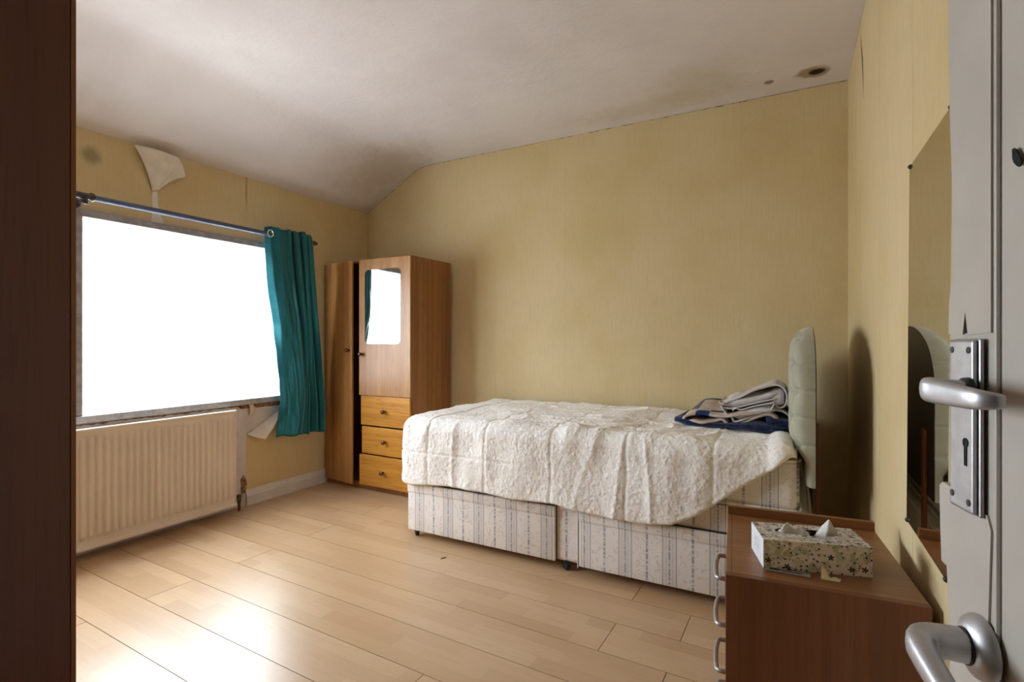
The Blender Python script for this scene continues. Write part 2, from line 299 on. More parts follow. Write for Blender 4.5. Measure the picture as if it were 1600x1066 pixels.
# ------------------------------------------------------------------ builders
ROOT = {}
def link(o): C.collection.objects.link(o); return o
def thing(name, label, cat, loc=(0, 0, 0), rz=0.0, group=None):
    o = bpy.data.objects.new(name, None); link(o); o.empty_display_size = .05
    o.location = loc; o.rotation_euler = (0, 0, rz); o['label'] = label; o['category'] = cat
    if group: o['group'] = group
    ROOT[o.name] = Matrix.Translation(Vector(loc)) @ Matrix.Rotation(rz, 4, 'Z'); return o
def tag(o, label, cat, group=None):
    o['label'] = label; o['category'] = cat
    if group: o['group'] = group
    return o
def topof(o):
    while o.parent: o = o.parent
    return o
class MB:
    def __init__(s): s.bm = bmesh.new()
    def box(s, x0, x1, y0, y1, z0, z1, bev=0.0, seg=2, rot=None):
        b2 = bmesh.new(); bmesh.ops.create_cube(b2, size=1)
        for v in b2.verts: v.co = Vector(((x0+x1)/2+v.co.x*(x1-x0), (y0+y1)/2+v.co.y*(y1-y0), (z0+z1)/2+v.co.z*(z1-z0)))
        if bev: bmesh.ops.bevel(b2, geom=b2.edges[:], offset=bev, segments=seg, affect='EDGES', profile=.5)
        if rot is not None: bmesh.ops.transform(b2, matrix=rot, verts=b2.verts[:])
        s.merge(b2); return s
    def merge(s, b2):
        me = bpy.data.meshes.new('t'); b2.to_mesh(me); b2.free(); s.bm.from_mesh(me); bpy.data.meshes.remove(me)
    def tube(s, pts, r, seg=14, caps=True):
        pts = [Vector(p) for p in pts]; rs = r if isinstance(r, (list, tuple)) else [r]*len(pts)
        rings = []; up = None
        for i, p in enumerate(pts):
            d = (pts[min(i+1, len(pts)-1)]-pts[max(i-1, 0)]).normalized()
            if up is None: up = d.orthogonal().normalized()
            up = (up-d*up.dot(d)).normalized(); sd = d.cross(up)
            rr = rs[i] if isinstance(rs[i], (tuple, list)) else (rs[i], rs[i])
            rings.append([s.bm.verts.new(p+up*math.cos(a)*rr[0]+sd*math.sin(a)*rr[1]) for a in [2*math.pi*k/seg for k in range(seg)]])
        for a, b in zip(rings, rings[1:]):
            for k in range(seg): s.bm.faces.new((a[k], a[(k+1) % seg], b[(k+1) % seg], b[k]))
        if caps: s.bm.faces.new(rings[0][::-1]); s.bm.faces.new(rings[-1])
        return s
    def lathe(s, prof, origin=(0, 0, 0), axis=(0, 0, 1), seg=24):   # prof: (distance along axis, radius)
        ax = Vector(axis).normalized(); u = ax.orthogonal().normalized(); v = ax.cross(u); o = Vector(origin); rings = []
        for h, r in prof:
            r = max(r, 1e-5)
            rings.append([s.bm.verts.new(o+ax*h+(u*math.cos(a)+v*math.sin(a))*r) for a in [2*math.pi*k/seg for k in range(seg)]])
        for a, b in zip(rings, rings[1:]):
            for k in range(seg): s.bm.faces.new((a[k], a[(k+1) % seg], b[(k+1) % seg], b[k]))
        s.bm.faces.new(rings[0][::-1]); s.bm.faces.new(rings[-1]); return s
    def prism(s, pts, d):    # planar polygon extruded by vector d
        a = [s.bm.verts.new(Vector(p)) for p in pts]; b = [s.bm.verts.new(Vector(p)+Vector(d)) for p in pts]
        s.bm.faces.new(a); s.bm.faces.new(b[::-1]); n = len(a)
        for k in range(n): s.bm.faces.new((a[k], b[k], b[(k+1) % n], a[(k+1) % n]))
        return s
    def grid(s, f, nu, nv, thick=0):
        vs = [[s.bm.verts.new(f(i/nu, j/nv)) for j in range(nv+1)] for i in range(nu+1)]
        fs = []
        for i in range(nu):
            for j in range(nv): fs.append(s.bm.faces.new((vs[i][j], vs[i+1][j], vs[i+1][j+1], vs[i][j+1])))
        if thick:
            s.bm.normal_update()
            off = {v: v.co+v.normal*thick for r in vs for v in r}
            bk = {v: s.bm.verts.new(c) for v, c in off.items()}
            for fc in fs: s.bm.faces.new([bk[v] for v in fc.verts][::-1])
            rim = [vs[i][0] for i in range(nu+1)]+[vs[nu][j] for j in range(1, nv+1)]+[vs[i][nv] for i in range(nu-1, -1, -1)]+[vs[0][j] for j in range(nv-1, 0, -1)]
            for a, b in zip(rim, rim[1:]+rim[:1]): s.bm.faces.new((a, b, bk[b], bk[a]))
        return s
    def build(s, name, mat, parent=None, smooth=False, world=True, recalc=True, kind=None):
        bm = s.bm
        if recalc: bmesh.ops.recalc_face_normals(bm, faces=bm.faces[:])
        if parent is not None and world: bmesh.ops.transform(bm, matrix=ROOT.get(topof(parent).name, Matrix()).inverted(), verts=bm.verts[:])
        me = bpy.data.meshes.new(name); bm.to_mesh(me); bm.free()
        if smooth:
            for p in me.polygons: p.use_smooth = True
            if smooth != 'all':
                try: me.set_sharp_from_angle(angle=R(38))
                except Exception: pass
        me.materials.append(MAT[mat] if isinstance(mat, str) else mat)
        o = bpy.data.objects.new(name, me); link(o)
        if parent is not None: o.parent = parent
        if kind: o['kind'] = kind
        return o
def boxo(name, b, mat, parent=None, bev=.0015, world=False, kind=None):
    return MB().box(*b, bev=bev).build(name, mat, parent, world=world, kind=kind)
S = 'structure'
# ------------------------------------------------------------------ room shell
floor = boxo('floor', (-3.25, .55, YF-.15, 3.3, -.06, -.0105), 'subfloor', bev=0, kind=S)
TH = R(-1.5); PU = Vector((math.cos(TH), math.sin(TH), 0)); PV = Vector((-math.sin(TH), math.cos(TH), 0)); P0 = Vector((-2.315, .938, 0))
mesh_cache = {}
def plank(L, W):
    k = (round(L, 4), round(W, 4))
    if k not in mesh_cache:
        me = bpy.data.meshes.new('plank'); b = bmesh.new(); bmesh.ops.create_cube(b, size=1)
        g = .0013
        for v in b.verts: v.co = Vector((L/2+v.co.x*(L-2*g), W/2+v.co.y*(W-2*g), -.005+v.co.z*.010))
        b.to_mesh(me); b.free(); me.materials.append(MAT['plank']); mesh_cache[k] = me
    return mesh_cache[k]
for row in range(-6, 12):
    v0 = .1953*row
    cuts = [-.80, 0, 1.29, 2.72] if row in (-1, 1) else ([-.80, 0, 1.95, 2.72] if row % 2 else [-.80, 1.72, 2.72])
    for a, b_ in zip(cuts, cuts[1:]):
        if 1:
            o = bpy.data.objects.new('plank', plank(b_-a, .1953)); link(o); o.parent = floor
            p = P0+PU*a+PV*v0; o.location = p; o.rotation_euler = (0, 0, TH)
# window wall with its opening
WY0, WY1, WZ0, WZ1 = .33, 2.41, .645, 1.697
wl = MB()
wl.box(XW-.14, XW, YF-.1, WY0, 0, ZL+.06).box(XW-.14, XW, WY1, YB+.1, 0, ZL+.06).box(XW-.14, XW, WY0, WY1, 0, WZ0).box(XW-.14, XW, WY0, WY1, WZ1, ZL+.06)
wall_left = wl.build('wall_left', 'plaster', kind=S, recalc=False)
wb_ = MB(); wb_.prism([(XW, YB, 0), (XR+.14, YB, 0), (XR+.14, YB, ZC), (XS, YB, ZC), (XW, YB, ZL)], (0, .1, 0))
wall_back = wb_.build('wall_back', 'plaster_dark', kind=S)
wr = MB(); wr.box(XR, XR+.12, .22, YB, 0, ZC); wr.box(XR+.12, XR+.22, YF-.1, .22, 0, ZC)
wall_right = wr.build('wall_right', 'plaster_dark', kind=S)
wf = MB(); wf.box(XW, -.62, YF-.1, YF, 0, ZC).box(-.62, XR+.12, YF-.1, YF, 2.02, ZC)
wall_front = wf.build('wall_front', 'wallpaper', kind=S)
hl = MB(); hl.box(-.9, -.8, -1.5, YF-.1, 0, ZC).box(XR+.22, XR+.3, -1.5, YF-.1, 0, ZC).box(-.9, XR+.3, -1.6, -1.5, 0, ZC).box(-.9, XR+.3, -1.5, YF-.1, -.05, 0).box(-.9, XR+.3, -1.6, YF-.1, ZC, ZC+.05)
hl.build('wall_hallway', 'hall', kind=S)
# ceiling: level part, soft crease and the slope down to the window wall
prof = [(XR+.25, ZC), (XS+.16, ZC-.001), (XS+.09, ZC-.006), (XS+.03, ZC-.018), (XS-.03, ZC-.042), (XS-.10, ZC-.082), (XW, ZL), (XW-.12, ZL-.07)]
prof2 = [(x, z+.07) for x, z in prof][::-1]
cm = MB(); cm.prism([(x, YF-.1, z) for x, z in prof+prof2], (0, YB-YF+.2, 0))
ceiling = cm.build('ceiling', 'ceiling', smooth=True, kind=S)
# wallpaper strips (each a thin sheet of its own on the wall)
T_ = .0012
def slope_z(x):
    xs = [XS+.16, XS+.09, XS+.03, XS-.03, XS-.10, XW]; zs = [ZC-.001, ZC-.006, ZC-.018, ZC-.042, ZC-.082, ZL]
    if x >= xs[0]: return ZC
    for a, b, c, d in zip(xs, xs[1:], zs, zs[1:]):
        if x >= b: return c+(d-c)*(x-a)/(b-a)
    return ZL
def strip(parent, pts2, plane, val, d, mat='wallpaper', name='wallpaper_strip'):
    pts = [Vector((val, a, b)) if plane == 'X' else Vector((a, val, b)) for a, b in pts2]
    return MB().prism(pts, d).build(name, mat, parent, world=False)
def ragged(a, b, f, amp, n=26, seed=0):
    return [(a+(b-a)*i/n, f(a+(b-a)*i/n)-.0015-amp*max(0, noise.noise(Vector((i*.55+seed*7.3, seed, 0)))+.15)) for i in range(n+1)]
seams = [XW, -2.898, -2.368, -1.84, -1.31, -.782, -.245, XR]
for i, (a, b) in enumerate(zip(seams, seams[1:])):
    a2, b2 = a+.0002, b-.0002
    strip(wall_back, [(a2, .0), (b2, .0)]+ragged(b2, a2, slope_z, .009, seed=i), 'Y', YB, (0, -T_, 0))
ys = [YB, 2.615, 2.085, 1.555, 1.025, .495, .22]
for i, (a, b) in enumerate(zip(ys, ys[1:])):
    top = ragged(a-.0008, b+.0008, lambda y: ZC, .004, seed=20+i)
    if i == 1: top[0] = (2.612, ZC-.015)
    strip(wall_right, [(b+.0008, 0), (a-.0008, 0)]+top, 'X', XR, (-T_, 0, 0))
# slit where the paper on the right wall has opened
q = [onX(1345, 52, XR), onX(1349, 90, XR), onX(1350, 152, XR), onX(1347.3, 95, XR)]
MB().prism([(p.x-T_-.0002, p.y, p.z) for p in q], (-.0004, 0, 0)).build('paper_slit', 'plaster_dark', wall_right, world=False)
# flap of paper standing out over the ceiling corner
def flap0(u, v):
    y = YB-.01-.42*u*(1-.15*v); z = ZC-.30+.285*v
    return Vector((XR-.003-.016*v*v*(1-u*.3), y, z))
# window-wall paper: above the window, right of it, and the torn part under the sill
wy = [YF, .495, 1.025, 1.555, 2.09, 2.62, YB]
for i, (a, b) in enumerate(zip(wy, wy[1:])):
    lo = WZ1+.004
    top = ragged(b-.0006, a+.0006, lambda y: ZL, .006, seed=40+i)
    if b <= 2.10: strip(wall_left, [(a+.0006, lo), (b-.0006, lo)]+top, 'X', XW, (T_, 0, 0), 'wallpaper_mould')
    elif a < 2.5: strip(wall_left, [(a+.0006, lo), (WY1+.004, lo), (WY1+.004, .60), (b-.0006, .60), (b-.0006, ZL)]+top[1:], 'X', XW, (T_, 0, 0), 'wallpaper_mould')
    else: strip(wall_left, [(a+.0006, .10), (b-.0006, .10)]+top, 'X', XW, (T_, 0, 0), 'wallpaper_mould')
pY = lambda px, py: (lambda p: (p.y, p.z))(onX(px, py, XW+.001))
lowp = [pY(384.5, 766), (2.6194, .10), (2.6194, .5994), (WY1+.004, .5994), pY(437, 641), pY(410, 659), pY(385, 678)]
strip(wall_left, lowp, 'X', XW, (T_, 0, 0))
strip(wall_left, [(YF, .10), (.32, .10), (.32, 1.69), (YF, 1.69)], 'X', XW, (T_, 0, 0))
# peeling flap under the sill: hangs from the diagonal tear
def flapL(u, v):
    a = onX(385, 678, XW+.002).lerp(onX(440, 638, XW+.002), u)
    e = [onX(386, 679, XW+.012), onX(402, 684.5, XW+.045), onX(415, 686.5, XW+.055), onX(431, 664, XW+.05), onX(441, 641, XW+.02)]
    k = u*4; i = min(3, int(k)); b = e[i].lerp(e[i+1], k-i)
    p = a.lerp(b, v); p.x += .016*math.sin(v*math.pi)*(.3+u); return p
MB().grid(flapL, 16, 8, thick=.0008).build('peeled_wallpaper', 'backing', wall_left, smooth='all', world=False)
# peeled flap above the rod
T1 = [(209, 227), (222, 228), (236, 231), (250, 235), (266, 241), (278, 246), (285, 256), (288, 266), (290, 276)]
def flapU(u, v):
    k = u*(len(T1)-1); i = min(len(T1)-2, int(k)); f = k-i
    px = T1[i][0]*(1-f)+T1[i+1][0]*f; py = T1[i][1]*(1-f)+T1[i+1][1]*f
    nx, ny = 238+9*u, 299-1*u
    vv = v**(.85+.5*u); bow = math.sin(math.pi*v)*(-3 if u < .5 else 5)*abs(u-.5)*2
    x = px*(1-vv)+nx*vv+(-bow if u < .5 else -bow)*.9; y = py*(1-v)+ny*v-(4*math.sin(math.pi*v) if u > .7 else 0)
    off = .008+.055*(1-v)**.8*(.55+.45*math.sin(u*math.pi))+.010*math.exp(-((u-.62)/.06)**2)*(1-v)
    return onX(x, y, XW+off)
MB().grid(flapU, 40, 24, thick=.0008).build('peeled_wallpaper', 'backing', wall_left, smooth='all', world=False)
sc_ = [(238, 300), (246, 299), (247, 318), (249, 332), (256, 349), (236, 348), (239, 330), (237, 314)]
MB().prism([onX(x, y, XW+T_) for x, y in sc_], (.0006, 0, 0)).build('bare_plaster_patch', 'backing', wall_left, world=False)
# dark fade/damp mark left of the flap and torn strip under the sill
def blob_pts(cx, cy, rx, ry, X, n=22, amp=.25, seed=0):
    return [onX(cx+rx*math.cos(a)*(1+amp*noise.noise(Vector((math.cos(a)*1.5, math.sin(a)*1.5, seed)))), cy+ry*math.sin(a)*(1+amp*noise.noise(Vector((math.cos(a)*1.5, math.sin(a)*1.5, seed)))), X) for a in [2*math.pi*k/n for k in range(n)]]
up_, lo_ = [], []
for i in range(61):
    px = 60+i*(448-60)/60.0
    y0 = 662.5+(625-662.5)*(px-118)/(440-118)
    d = 3+3.5*abs(noise.noise(Vector((i*.35, 3, 0))))*1.6+(4 if px > 372 else 0)
    p = onX(px, y0, XW+.0015); q = onX(px, y0+d, XW+.0015); up_.append(Vector((p.x, p.y, WZ0-.002))); lo_.append(Vector((q.x, q.y, min(q.z, WZ0-.006))))
MB().prism(up_+lo_[::-1], (.003, 0, 0)).build('torn_plaster', 'torn', wall_left, world=False)
MB().grid(lambda u, v: onX(388+7*v+3*math.sin(u*3), 633+17*u-3*v, XW+.006+.014*math.sin(u*math.pi)+.004*math.sin(v*3)), 10, 3, thick=.001).build('curled_paper_scrap', 'scrap', wall_left, smooth='all', world=False)
def curl2(u, v):
    a = u*4.2; return onX(395+5*math.cos(a)*(.7+.3*v)+3*u, 635+6*v+3*math.sin(a), XW+.010+.008*math.sin(a))
MB().grid(curl2, 14, 3, thick=.001).build('curled_paper_scrap', 'scrap', wall_left, smooth='all', world=False)
pt = onX(383, 745, XW+.002); MB().prism(blob_pts(380, 757, 5, 13, XW+.001, seed=5, amp=.6), (.004, 0, 0)).build('torn_plaster', 'torn', wall_left, world=False)
# paper scrap at the far ceiling corner
pc = onX(577, 338, XW+.01); MB().prism([pc+Vector((0, -.015, .012)), pc+Vector((0, .02, .018)), pc+Vector((.01, .0, -.014))], (.003, .002, 0)).build('paper_scrap', 'backing', wall_left, world=False)
# baseboards
def baseboard(name, pts, n, L0, L1, axis):
    m = MB(); pr = [(0, 0), (.018, 0), (.018, .062), (.014, .070), (.013, .078), (.009, .086), (.006, .098), (0, .100)]
    vs = []
    for dd, z in pr:
        if axis == 'X': vs.append(Vector((pts+n*dd, L0, z)))
        else: vs.append(Vector((L0, pts+n*dd, z)))
    m.prism(vs, (0, L1-L0, 0) if axis == 'X' else (L1-L0, 0, 0)); return m.build(name, 'white_paint', kind=S)
yb = onX(386, 790, XW+.018).y
baseboard('baseboard_left', XW, 1, yb, YB, 'X')
baseboard('baseboard_back', YB, -1, XW+.02, XR, 'Y')
baseboard('baseboard_right', XR-T_, -1, .24, YB-.02, 'X')
# ------------------------------------------------------------------ window
win = bpy.data.objects.new('window_1', None); link(win); win['kind'] = S; win.location = (XW, 1.37, WZ0); ROOT[win.name] = Matrix.Translation(win.location)
ym = onX(123, 500, XW).y
fx0, fx1 = XW-.055, XW+.012; fw = .036
def wb2(name, b, mat='frame', par=win, bev=.003): return MB().box(*b, bev=bev).build(name, mat, par, world=True)
wb2('top_rail', (fx0, fx1, WY0, WY1, WZ1-fw, WZ1)); wb2('bottom_rail', (fx0, fx1+.010, WY0, WY1, WZ0, WZ0+fw))
wb2('side_rail', (fx0, fx1, WY0, WY0+.04, WZ0+fw, WZ1-fw)); wb2('side_rail', (fx0, fx1, WY1-.04, WY1, WZ0+fw, WZ1-fw))
wb2('mullion', (fx0, fx1, ym-.032, ym+.012, WZ0+fw, WZ1-fw))
y262, y325 = onX(264, 500, XW-.07).y, onX(328, 500, XW-.07).y
wb2('mullion', (XW-.115, XW-.062, (y262+y325)/2-.012, (y262+y325)/2+.012, WZ0+fw, WZ1-fw), 'white_paint')
def casement(ya, yb_, z0=WZ0+fw, z1=WZ1-fw, t=.030):
    f = MB(); x0, x1 = XW-.11, XW-.066
    f.box(x0, x1, ya, yb_, z0, z0+t, .002).box(x0, x1, ya, yb_, z1-t, z1, .002).box(x0, x1, ya, ya+t, z0+t, z1-t, .002).box(x0, x1, yb_-t, yb_, z0+t, z1-t, .002)
    fo = f.build('casement_frame', 'white_paint', win, world=True)
    g = MB().box(XW-.092, XW-.088, ya+t-.004, yb_-t+.004, z0+t-.004, z1-t+.004).build('pane', 'glass', fo, world=True)
casement(ym+.02, (y262+y325)/2-.014); casement((y262+y325)/2+.014, WY1-.03); casement(WY0+.03, ym-.03)
wb2('outer_sill', (XW-.22, XW-.056, WY0-.0, WY1, WZ0-.03, WZ0+.008), 'white_paint')
# net curtain
def netf(u, v):
    y = ym+.016+(WY1-.045-ym-.016)*u; z = WZ0+fw+.004+(WZ1-WZ0-2*fw-.008)*v
    dg = u*1.2-(1-v)*.55
    x = XW-.030+.006*math.sin(u*85+2*math.sin(v*2))*(.25+.75*v)+.007*math.exp(-((dg-.62)/.05)**2)+.005*math.exp(-((dg-.42)/.03)**2)
    return Vector((x, y, z))
net = MB().grid(netf, 160, 12).build('net_curtain', 'net', smooth='all', recalc=False)
tag(net, 'thin white net curtain stretched across the bright window', 'net curtain')
def net2(u, v):
    y0 = onX(300+14*v, 500, XW-.02).y; y1 = onX(332+14*v, 500, XW-.02).y
    b0 = onX(405, 500, XW-.02).y; b1 = onX(440, 500, XW-.02).y
    t = v; a = y0*(1-t)+b0*t; b = y1*(1-t)+b1*t
    return Vector((XW-.016+.004*math.sin(u*12), a+(b-a)*u, WZ1-fw-.004-(WZ1-WZ0-2*fw-.008)*v))
MB().grid(net2, 16, 16).build('gathered_fold', 'net', net, smooth='all', recalc=False)
# ------------------------------------------------------------------ radiator
ry1 = onX(371, 640, XW+.10).y; ry0 = .72; rz0, rz1 = .040, .628; rx = XW+.095
rad = thing('radiator', 'cream ribbed panel radiator on the wall under the window', 'radiator', (XW+.06, (ry0+ry1)/2, 0))
NR = int((ry1-ry0)/.0335)
def radf(u, v):
    y = ry0+(ry1-ry0)*u; z = rz0+(rz1-rz0)*v
    m = min(1, max(0, (z-rz0-.055)/.014))*min(1, max(0, (rz1-.040-z)/.012)); m = m*m*(3-2*m)
    e = min(1, (y-ry0)/.02, (ry1-y)/.02); e = max(0, e)
    ph = (y-ry0)/.0335; g_ = abs((ph % 1)-.5)*.0335; r = 1-math.exp(-(g_/.0065)**2)
    x = rx-.012+.0125*r*m*e
    dz = min(z-rz0, rz1-z)
    if dz < .024: x += .007*math.sin(math.pi*min(1, dz/.024))
    if dz < .004: x -= .006
    elif .024 <= dz < .036 and z < .3: x -= .001
    return Vector((x, y, z))
MB().grid(radf, NR*10, 64).build('front_panel', 'radiator', rad, smooth='all', recalc=False)
sh = MB(); sh.box(rx-.05, rx-.016, ry0, ry1, rz0+.004, rz1-.004, .004); sh.tube([(rx-.012, ry0, rz1-.008), (rx-.012, ry1, rz1-.008)], .010).tube([(rx-.010, ry0, rz0+.012), (rx-.010, ry1, rz0+.012)], .012)
sh.box(rx-.016, rx-.004, ry1-.006, ry1+.0005, rz0+.004, rz1-.004, .002)
sh.build('panel_body', 'radiator', rad, smooth=True)
for yy in (ry0+.15, ry1-.19): MB().box(XW+.002, rx-.05, yy, yy+.04, .2, .5, .002).build('wall_bracket', 'white_paint', rad)
MB().tube([(rx-.03, ry1-.005, .075), (rx-.03, ry1+.035, .075)], .009).lathe([(0, .011), (.028, .011), (.030, .015), (.045, .015), (.05, .010)], (rx-.03, ry1+.035, .052)).build('valve', 'brass', rad, smooth=True)
MB().tube([(rx-.03, ry1+.035, .0), (rx-.03, ry1+.035, .055)], .0085).build('pipe', 'rust', rad, smooth=True)
# ------------------------------------------------------------------ curtain rod and curtain
rz_, rX = 1.743, XW+.09
y0r, y1r = .36, onX(484, 379, rX).y
rod = thing('curtain_rod', 'dark metal curtain rod running above the window', 'curtain rod', (XW, (y0r+y1r)/2, rz_))
yk = onX(143, 308, rX).y
MB().tube([(rX, y0r, rz_), (rX, yk, rz_)], .0165, 20).build('outer_tube', 'rod', rod, smooth=True)
MB().tube([(rX, yk-.02, rz_), (rX, y1r, rz_)], .0142, 20).build('inner_tube', 'rod_glare', rod, smooth=True)
MB().lathe([(0, .0157), (.004, .020), (.012, .022), (.02, .020), (.026, .014)], (rX, yk-.012, rz_), (0, 1, 0)).build('joint_collar', 'rod', rod, smooth=True)
for yb1 in (onX(131, 312, rX).y, y1r-.10, .45):
    m = MB(); m.tube([(XW+.004, yb1, rz_-.022), (rX, yb1, rz_-.022)], .006); m.box(rX-.016, rX+.016, yb1-.012, yb1+.012, rz_-.040, rz_-.010, .005, 3); m.lathe([(0, .022), (.006, .022), (.009, .014)], (XW+.001, yb1, rz_-.022), (1, 0, 0)); m.build('bracket', 'rod', rod, smooth=True)
MB().lathe([(0, .012), (.006, .012), (.010, .008), (.016, .010), (.024, .016), (.034, .018), (.044, .015), (.050, .008), (.055, .010), (.062, .009), (.066, .002)], (rX, y1r, rz_), (0, 1, 0)).build('finial', 'knob', rod, smooth=True)
Lp = [(415, 357), (415, 384), (418.6, 451), (427, 509), (434, 577), (439.5, 621), (434, 684)]
Rp = [(478, 366), (481.5, 376), (488, 452), (494.6, 543), (498, 600), (500, 627), (501, 677)]
Ly = [(onX(a, b, rX).z, onX(a, b, rX).y) for a, b in Lp]; Ry = [(onX(a, b, rX).z, onX(a, b, rX).y) for a, b in Rp]
def interp(tab, z):
    if z >= tab[0][0]: return tab[0][1]
    for (za, ya), (zb, yb_) in zip(tab, tab[1:]):
        if z >= zb:
            f = (z-zb)/(za-zb); return yb_+(ya-yb_)*f
    return tab[-1][1]
cz1, cz0 = 1.785, .412
def curt(u, v):
    z = cz1+(cz0-cz1)*v
    zz = z+.006*math.sin(u*19)
    a, b = interp(Ly, z), interp(Ry, z)
    # uneven folds: one wide flat leaf by the window, then four tight pleats
    uu = u**1.0
    if u < .36: ph = u/.36*1.0; amp = .020+.010*v
    else: ph = 1.0+(u-.36)/.64*7.0; amp = .036+.014*v
    x = rX+.030*min(1, u/.06)*(1-.3*v)+.008-amp*math.cos(math.pi*ph+.35*math.sin(v*3+u*4))*(.75+.25*math.cos(v*5+u*9))+.012*math.sin(v*4+u*2)*v
    y = a+(b-a)*(.42*min(1, u/.36)+.58*max(0, (u-.36)/.64))
    y += .011*math.sin(math.pi*ph*2+v*1.2+.6)*(u > .36)
    if u < .36:
        k = math.exp(-((z-1.2)/.28)**2); x += .028*k*math.sin(u/.36*math.pi)
        x += .010*noise.noise(Vector((u*14, z*4, 2)))+.008*noise.noise(Vector((u*8+z*5, z*7, 5)))
    return Vector((x, y, zz))
cur = MB().grid(curt, 150, 90, thick=.0016).build('curtain', 'teal', smooth='all')
tag(cur, 'teal satin curtain hanging in folds at the right end of the rod', 'curtain')
for u in (.045,):
    p = curt(u, .03); 
    m = MB(); ring = [(p.x+.010, p.y+.020*math.cos(a), rz_+.022*math.sin(a)) for a in [2*math.pi*k/24 for k in range(25)]]
    m.tube(ring, .0045, 8, caps=False); m.build('eyelet', 'chrome', cur, smooth=True, world=False)
# ------------------------------------------------------------------ corner wardrobe
wa = onZ(635.5, 777, 0.0); WX1 = -2.217; WRZ = R(-1.6); WW, WD, WH = .823, .425, 1.622
wd = thing('wardrobe', 'oak veneer wardrobe with a mirrored door and three drawers in the corner', 'wardrobe', (WX1, 2.700, 0), WRZ)
def wl_(name, b, mat='oak_v', par=wd, bev=.0015): return boxo(name, b, mat, par, bev)
t = .016
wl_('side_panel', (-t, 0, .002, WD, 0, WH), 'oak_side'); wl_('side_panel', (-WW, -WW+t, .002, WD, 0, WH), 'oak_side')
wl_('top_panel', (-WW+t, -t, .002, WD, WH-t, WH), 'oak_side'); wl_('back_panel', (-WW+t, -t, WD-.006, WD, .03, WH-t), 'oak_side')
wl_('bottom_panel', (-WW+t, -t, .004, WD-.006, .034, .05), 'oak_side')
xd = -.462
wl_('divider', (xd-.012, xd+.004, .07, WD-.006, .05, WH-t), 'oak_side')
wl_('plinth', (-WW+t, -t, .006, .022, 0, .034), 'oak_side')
# left door, hinged at the far left and ajar
hd = bpy.data.objects.new('door', None); 
dl = MB().box(0, .320, -.016, 0, .04, WH-.004, .0015).build('door', 'oak_v', wd, world=False); dl.location = (-WW+.001, 0, 0); dl.rotation_euler = (0, 0, R(-7))
def knob(par, x, y, z):
    k = MB().lathe([(0, .007), (.010, .006), (.014, .009), (.019, .0145), (.026, .015), (.031, .009), (.0325, .002)], (x, y, z), (0, -1, 0)).build('knob', 'knob', par, smooth=True, world=False); return k
knob(dl, .290, -.016, .985)
# right mirrored door
xr0, xr1 = -.446, -.002
dr = MB().box(xr0-xr1, 0, -.016, 0, .672, WH-.004, .0015).build('door', 'oak_v', wd, world=False); dr.location = (xr1, 0, 0); dr.rotation_euler = (0, 0, R(3.7))
knob(dr, xr0+.027, -.016, .958)
mz0, mz1, mx0, mx1, mrr = 1.03, 1.543, -.388, -.078, .035
def rrect(x0, x1, z0, z1, r, n=7):
    pts = []
    for cx, cz, a0 in ((x1-r, z1-r, 0), (x0+r, z1-r, 90), (x0+r, z0+r, 180), (x1-r, z0+r, 270)):
        for k in range(n+1): a = R(a0+90*k/n); pts.append((cx+r*math.cos(a), cz+r*math.sin(a)))
    return pts
MB().prism([(x, -.0165, z) for x, z in rrect(mx0, mx1, mz0, mz1, mrr)], (0, -.003, 0)).build('mirror', 'mirror', dr, world=False)
# drawers
for z0, z1, out in ((.462, .668, .004), (.262, .450, .0), (.045, .256, .018)):
    d = MB().box(xr0-(.006 if out else 0), xr1, -.016-out, -out, z0, z1, .002).build('drawer', 'oak_h', wd, world=False)
    knob(d, (xr0+xr1)/2, -.016-out, (z0+z1)/2)
    boxo('drawer_side', (xr0+.012, xr1-.02, -out+.0002, .38, z0+.02, z1-.03), 'oak_side', d, .001)
# ------------------------------------------------------------------ divan bed
BX0, BX1, BY0, BY1 = -1.812, .066, 2.172, 3.08
bed = thing('divan_bed', 'single divan bed base with striped ticking and pale green buttoned headboard', 'bed', (-.87, 2.625, 0))
MB().box(BX0, BX1, BY0+.012, BY1, .040, .400, .022, 4).build('base', 'ticking', bed, smooth=True)
for xa, xb in ((BX0+.004, -.948), (-.835, .040)):
    d = MB().box(xa, xb, BY0-.004, BY0+.0115, .040, .292, .006, 3).build('drawer', 'ticking', bed, smooth=True)
    MB().box(xa+.001, xb-.001, BY0-.009, BY0-.0045, .246, .290, .0022, 2).build('drawer_flap', 'ticking', d, smooth=True)
    MB().box(xa-.0025, xb+.0025, BY0+.001, BY0+.0119, .2925, .2968).box(xa-.0030, xa-.0003, BY0+.004, BY0+.0119, .042, .293).box(xb+.0003, xb+.0030, BY0+.004, BY0+.0119, .042, .293).build('painted_gap_shade', 'black', d)  # black strips stand in for the shade in the gaps round the drawer
MB().tube([(-.842, BY0+.008, .03), (-.842, BY0+.008, .385)], .003, 8).build('seam_piping', 'ticking', bed)
MB().tube([(BX1-.01, BY0+.02, .395), (BX0+.02, BY0+.010, .397)], .006, 10).tube([(BX1+.0, BY0+.03, .395), (BX1, BY1-.03, .395)], .006, 10).build('top_piping', 'ticking', bed, smooth=True)
for cx, cy in ((BX0+.035, BY0+.035), (-.905, BY0+.03), (.03, BY0+.035), (BX0+.035, BY1-.04), (-.905, BY1-.04), (.03, BY1-.04)):
    c = MB().lathe([(-.009, .006), (-.009, .018), (-.006, .0195), (.006, .0195), (.009, .018), (.009, .006)], (cx, cy, .0195), (.6, .8, 0)).build('castor', 'black', bed, smooth=True)
    MB().box(cx-.010, cx+.010, cy-.012, cy+.012, .026, .041, .003).build('castor_bracket', 'black', c)
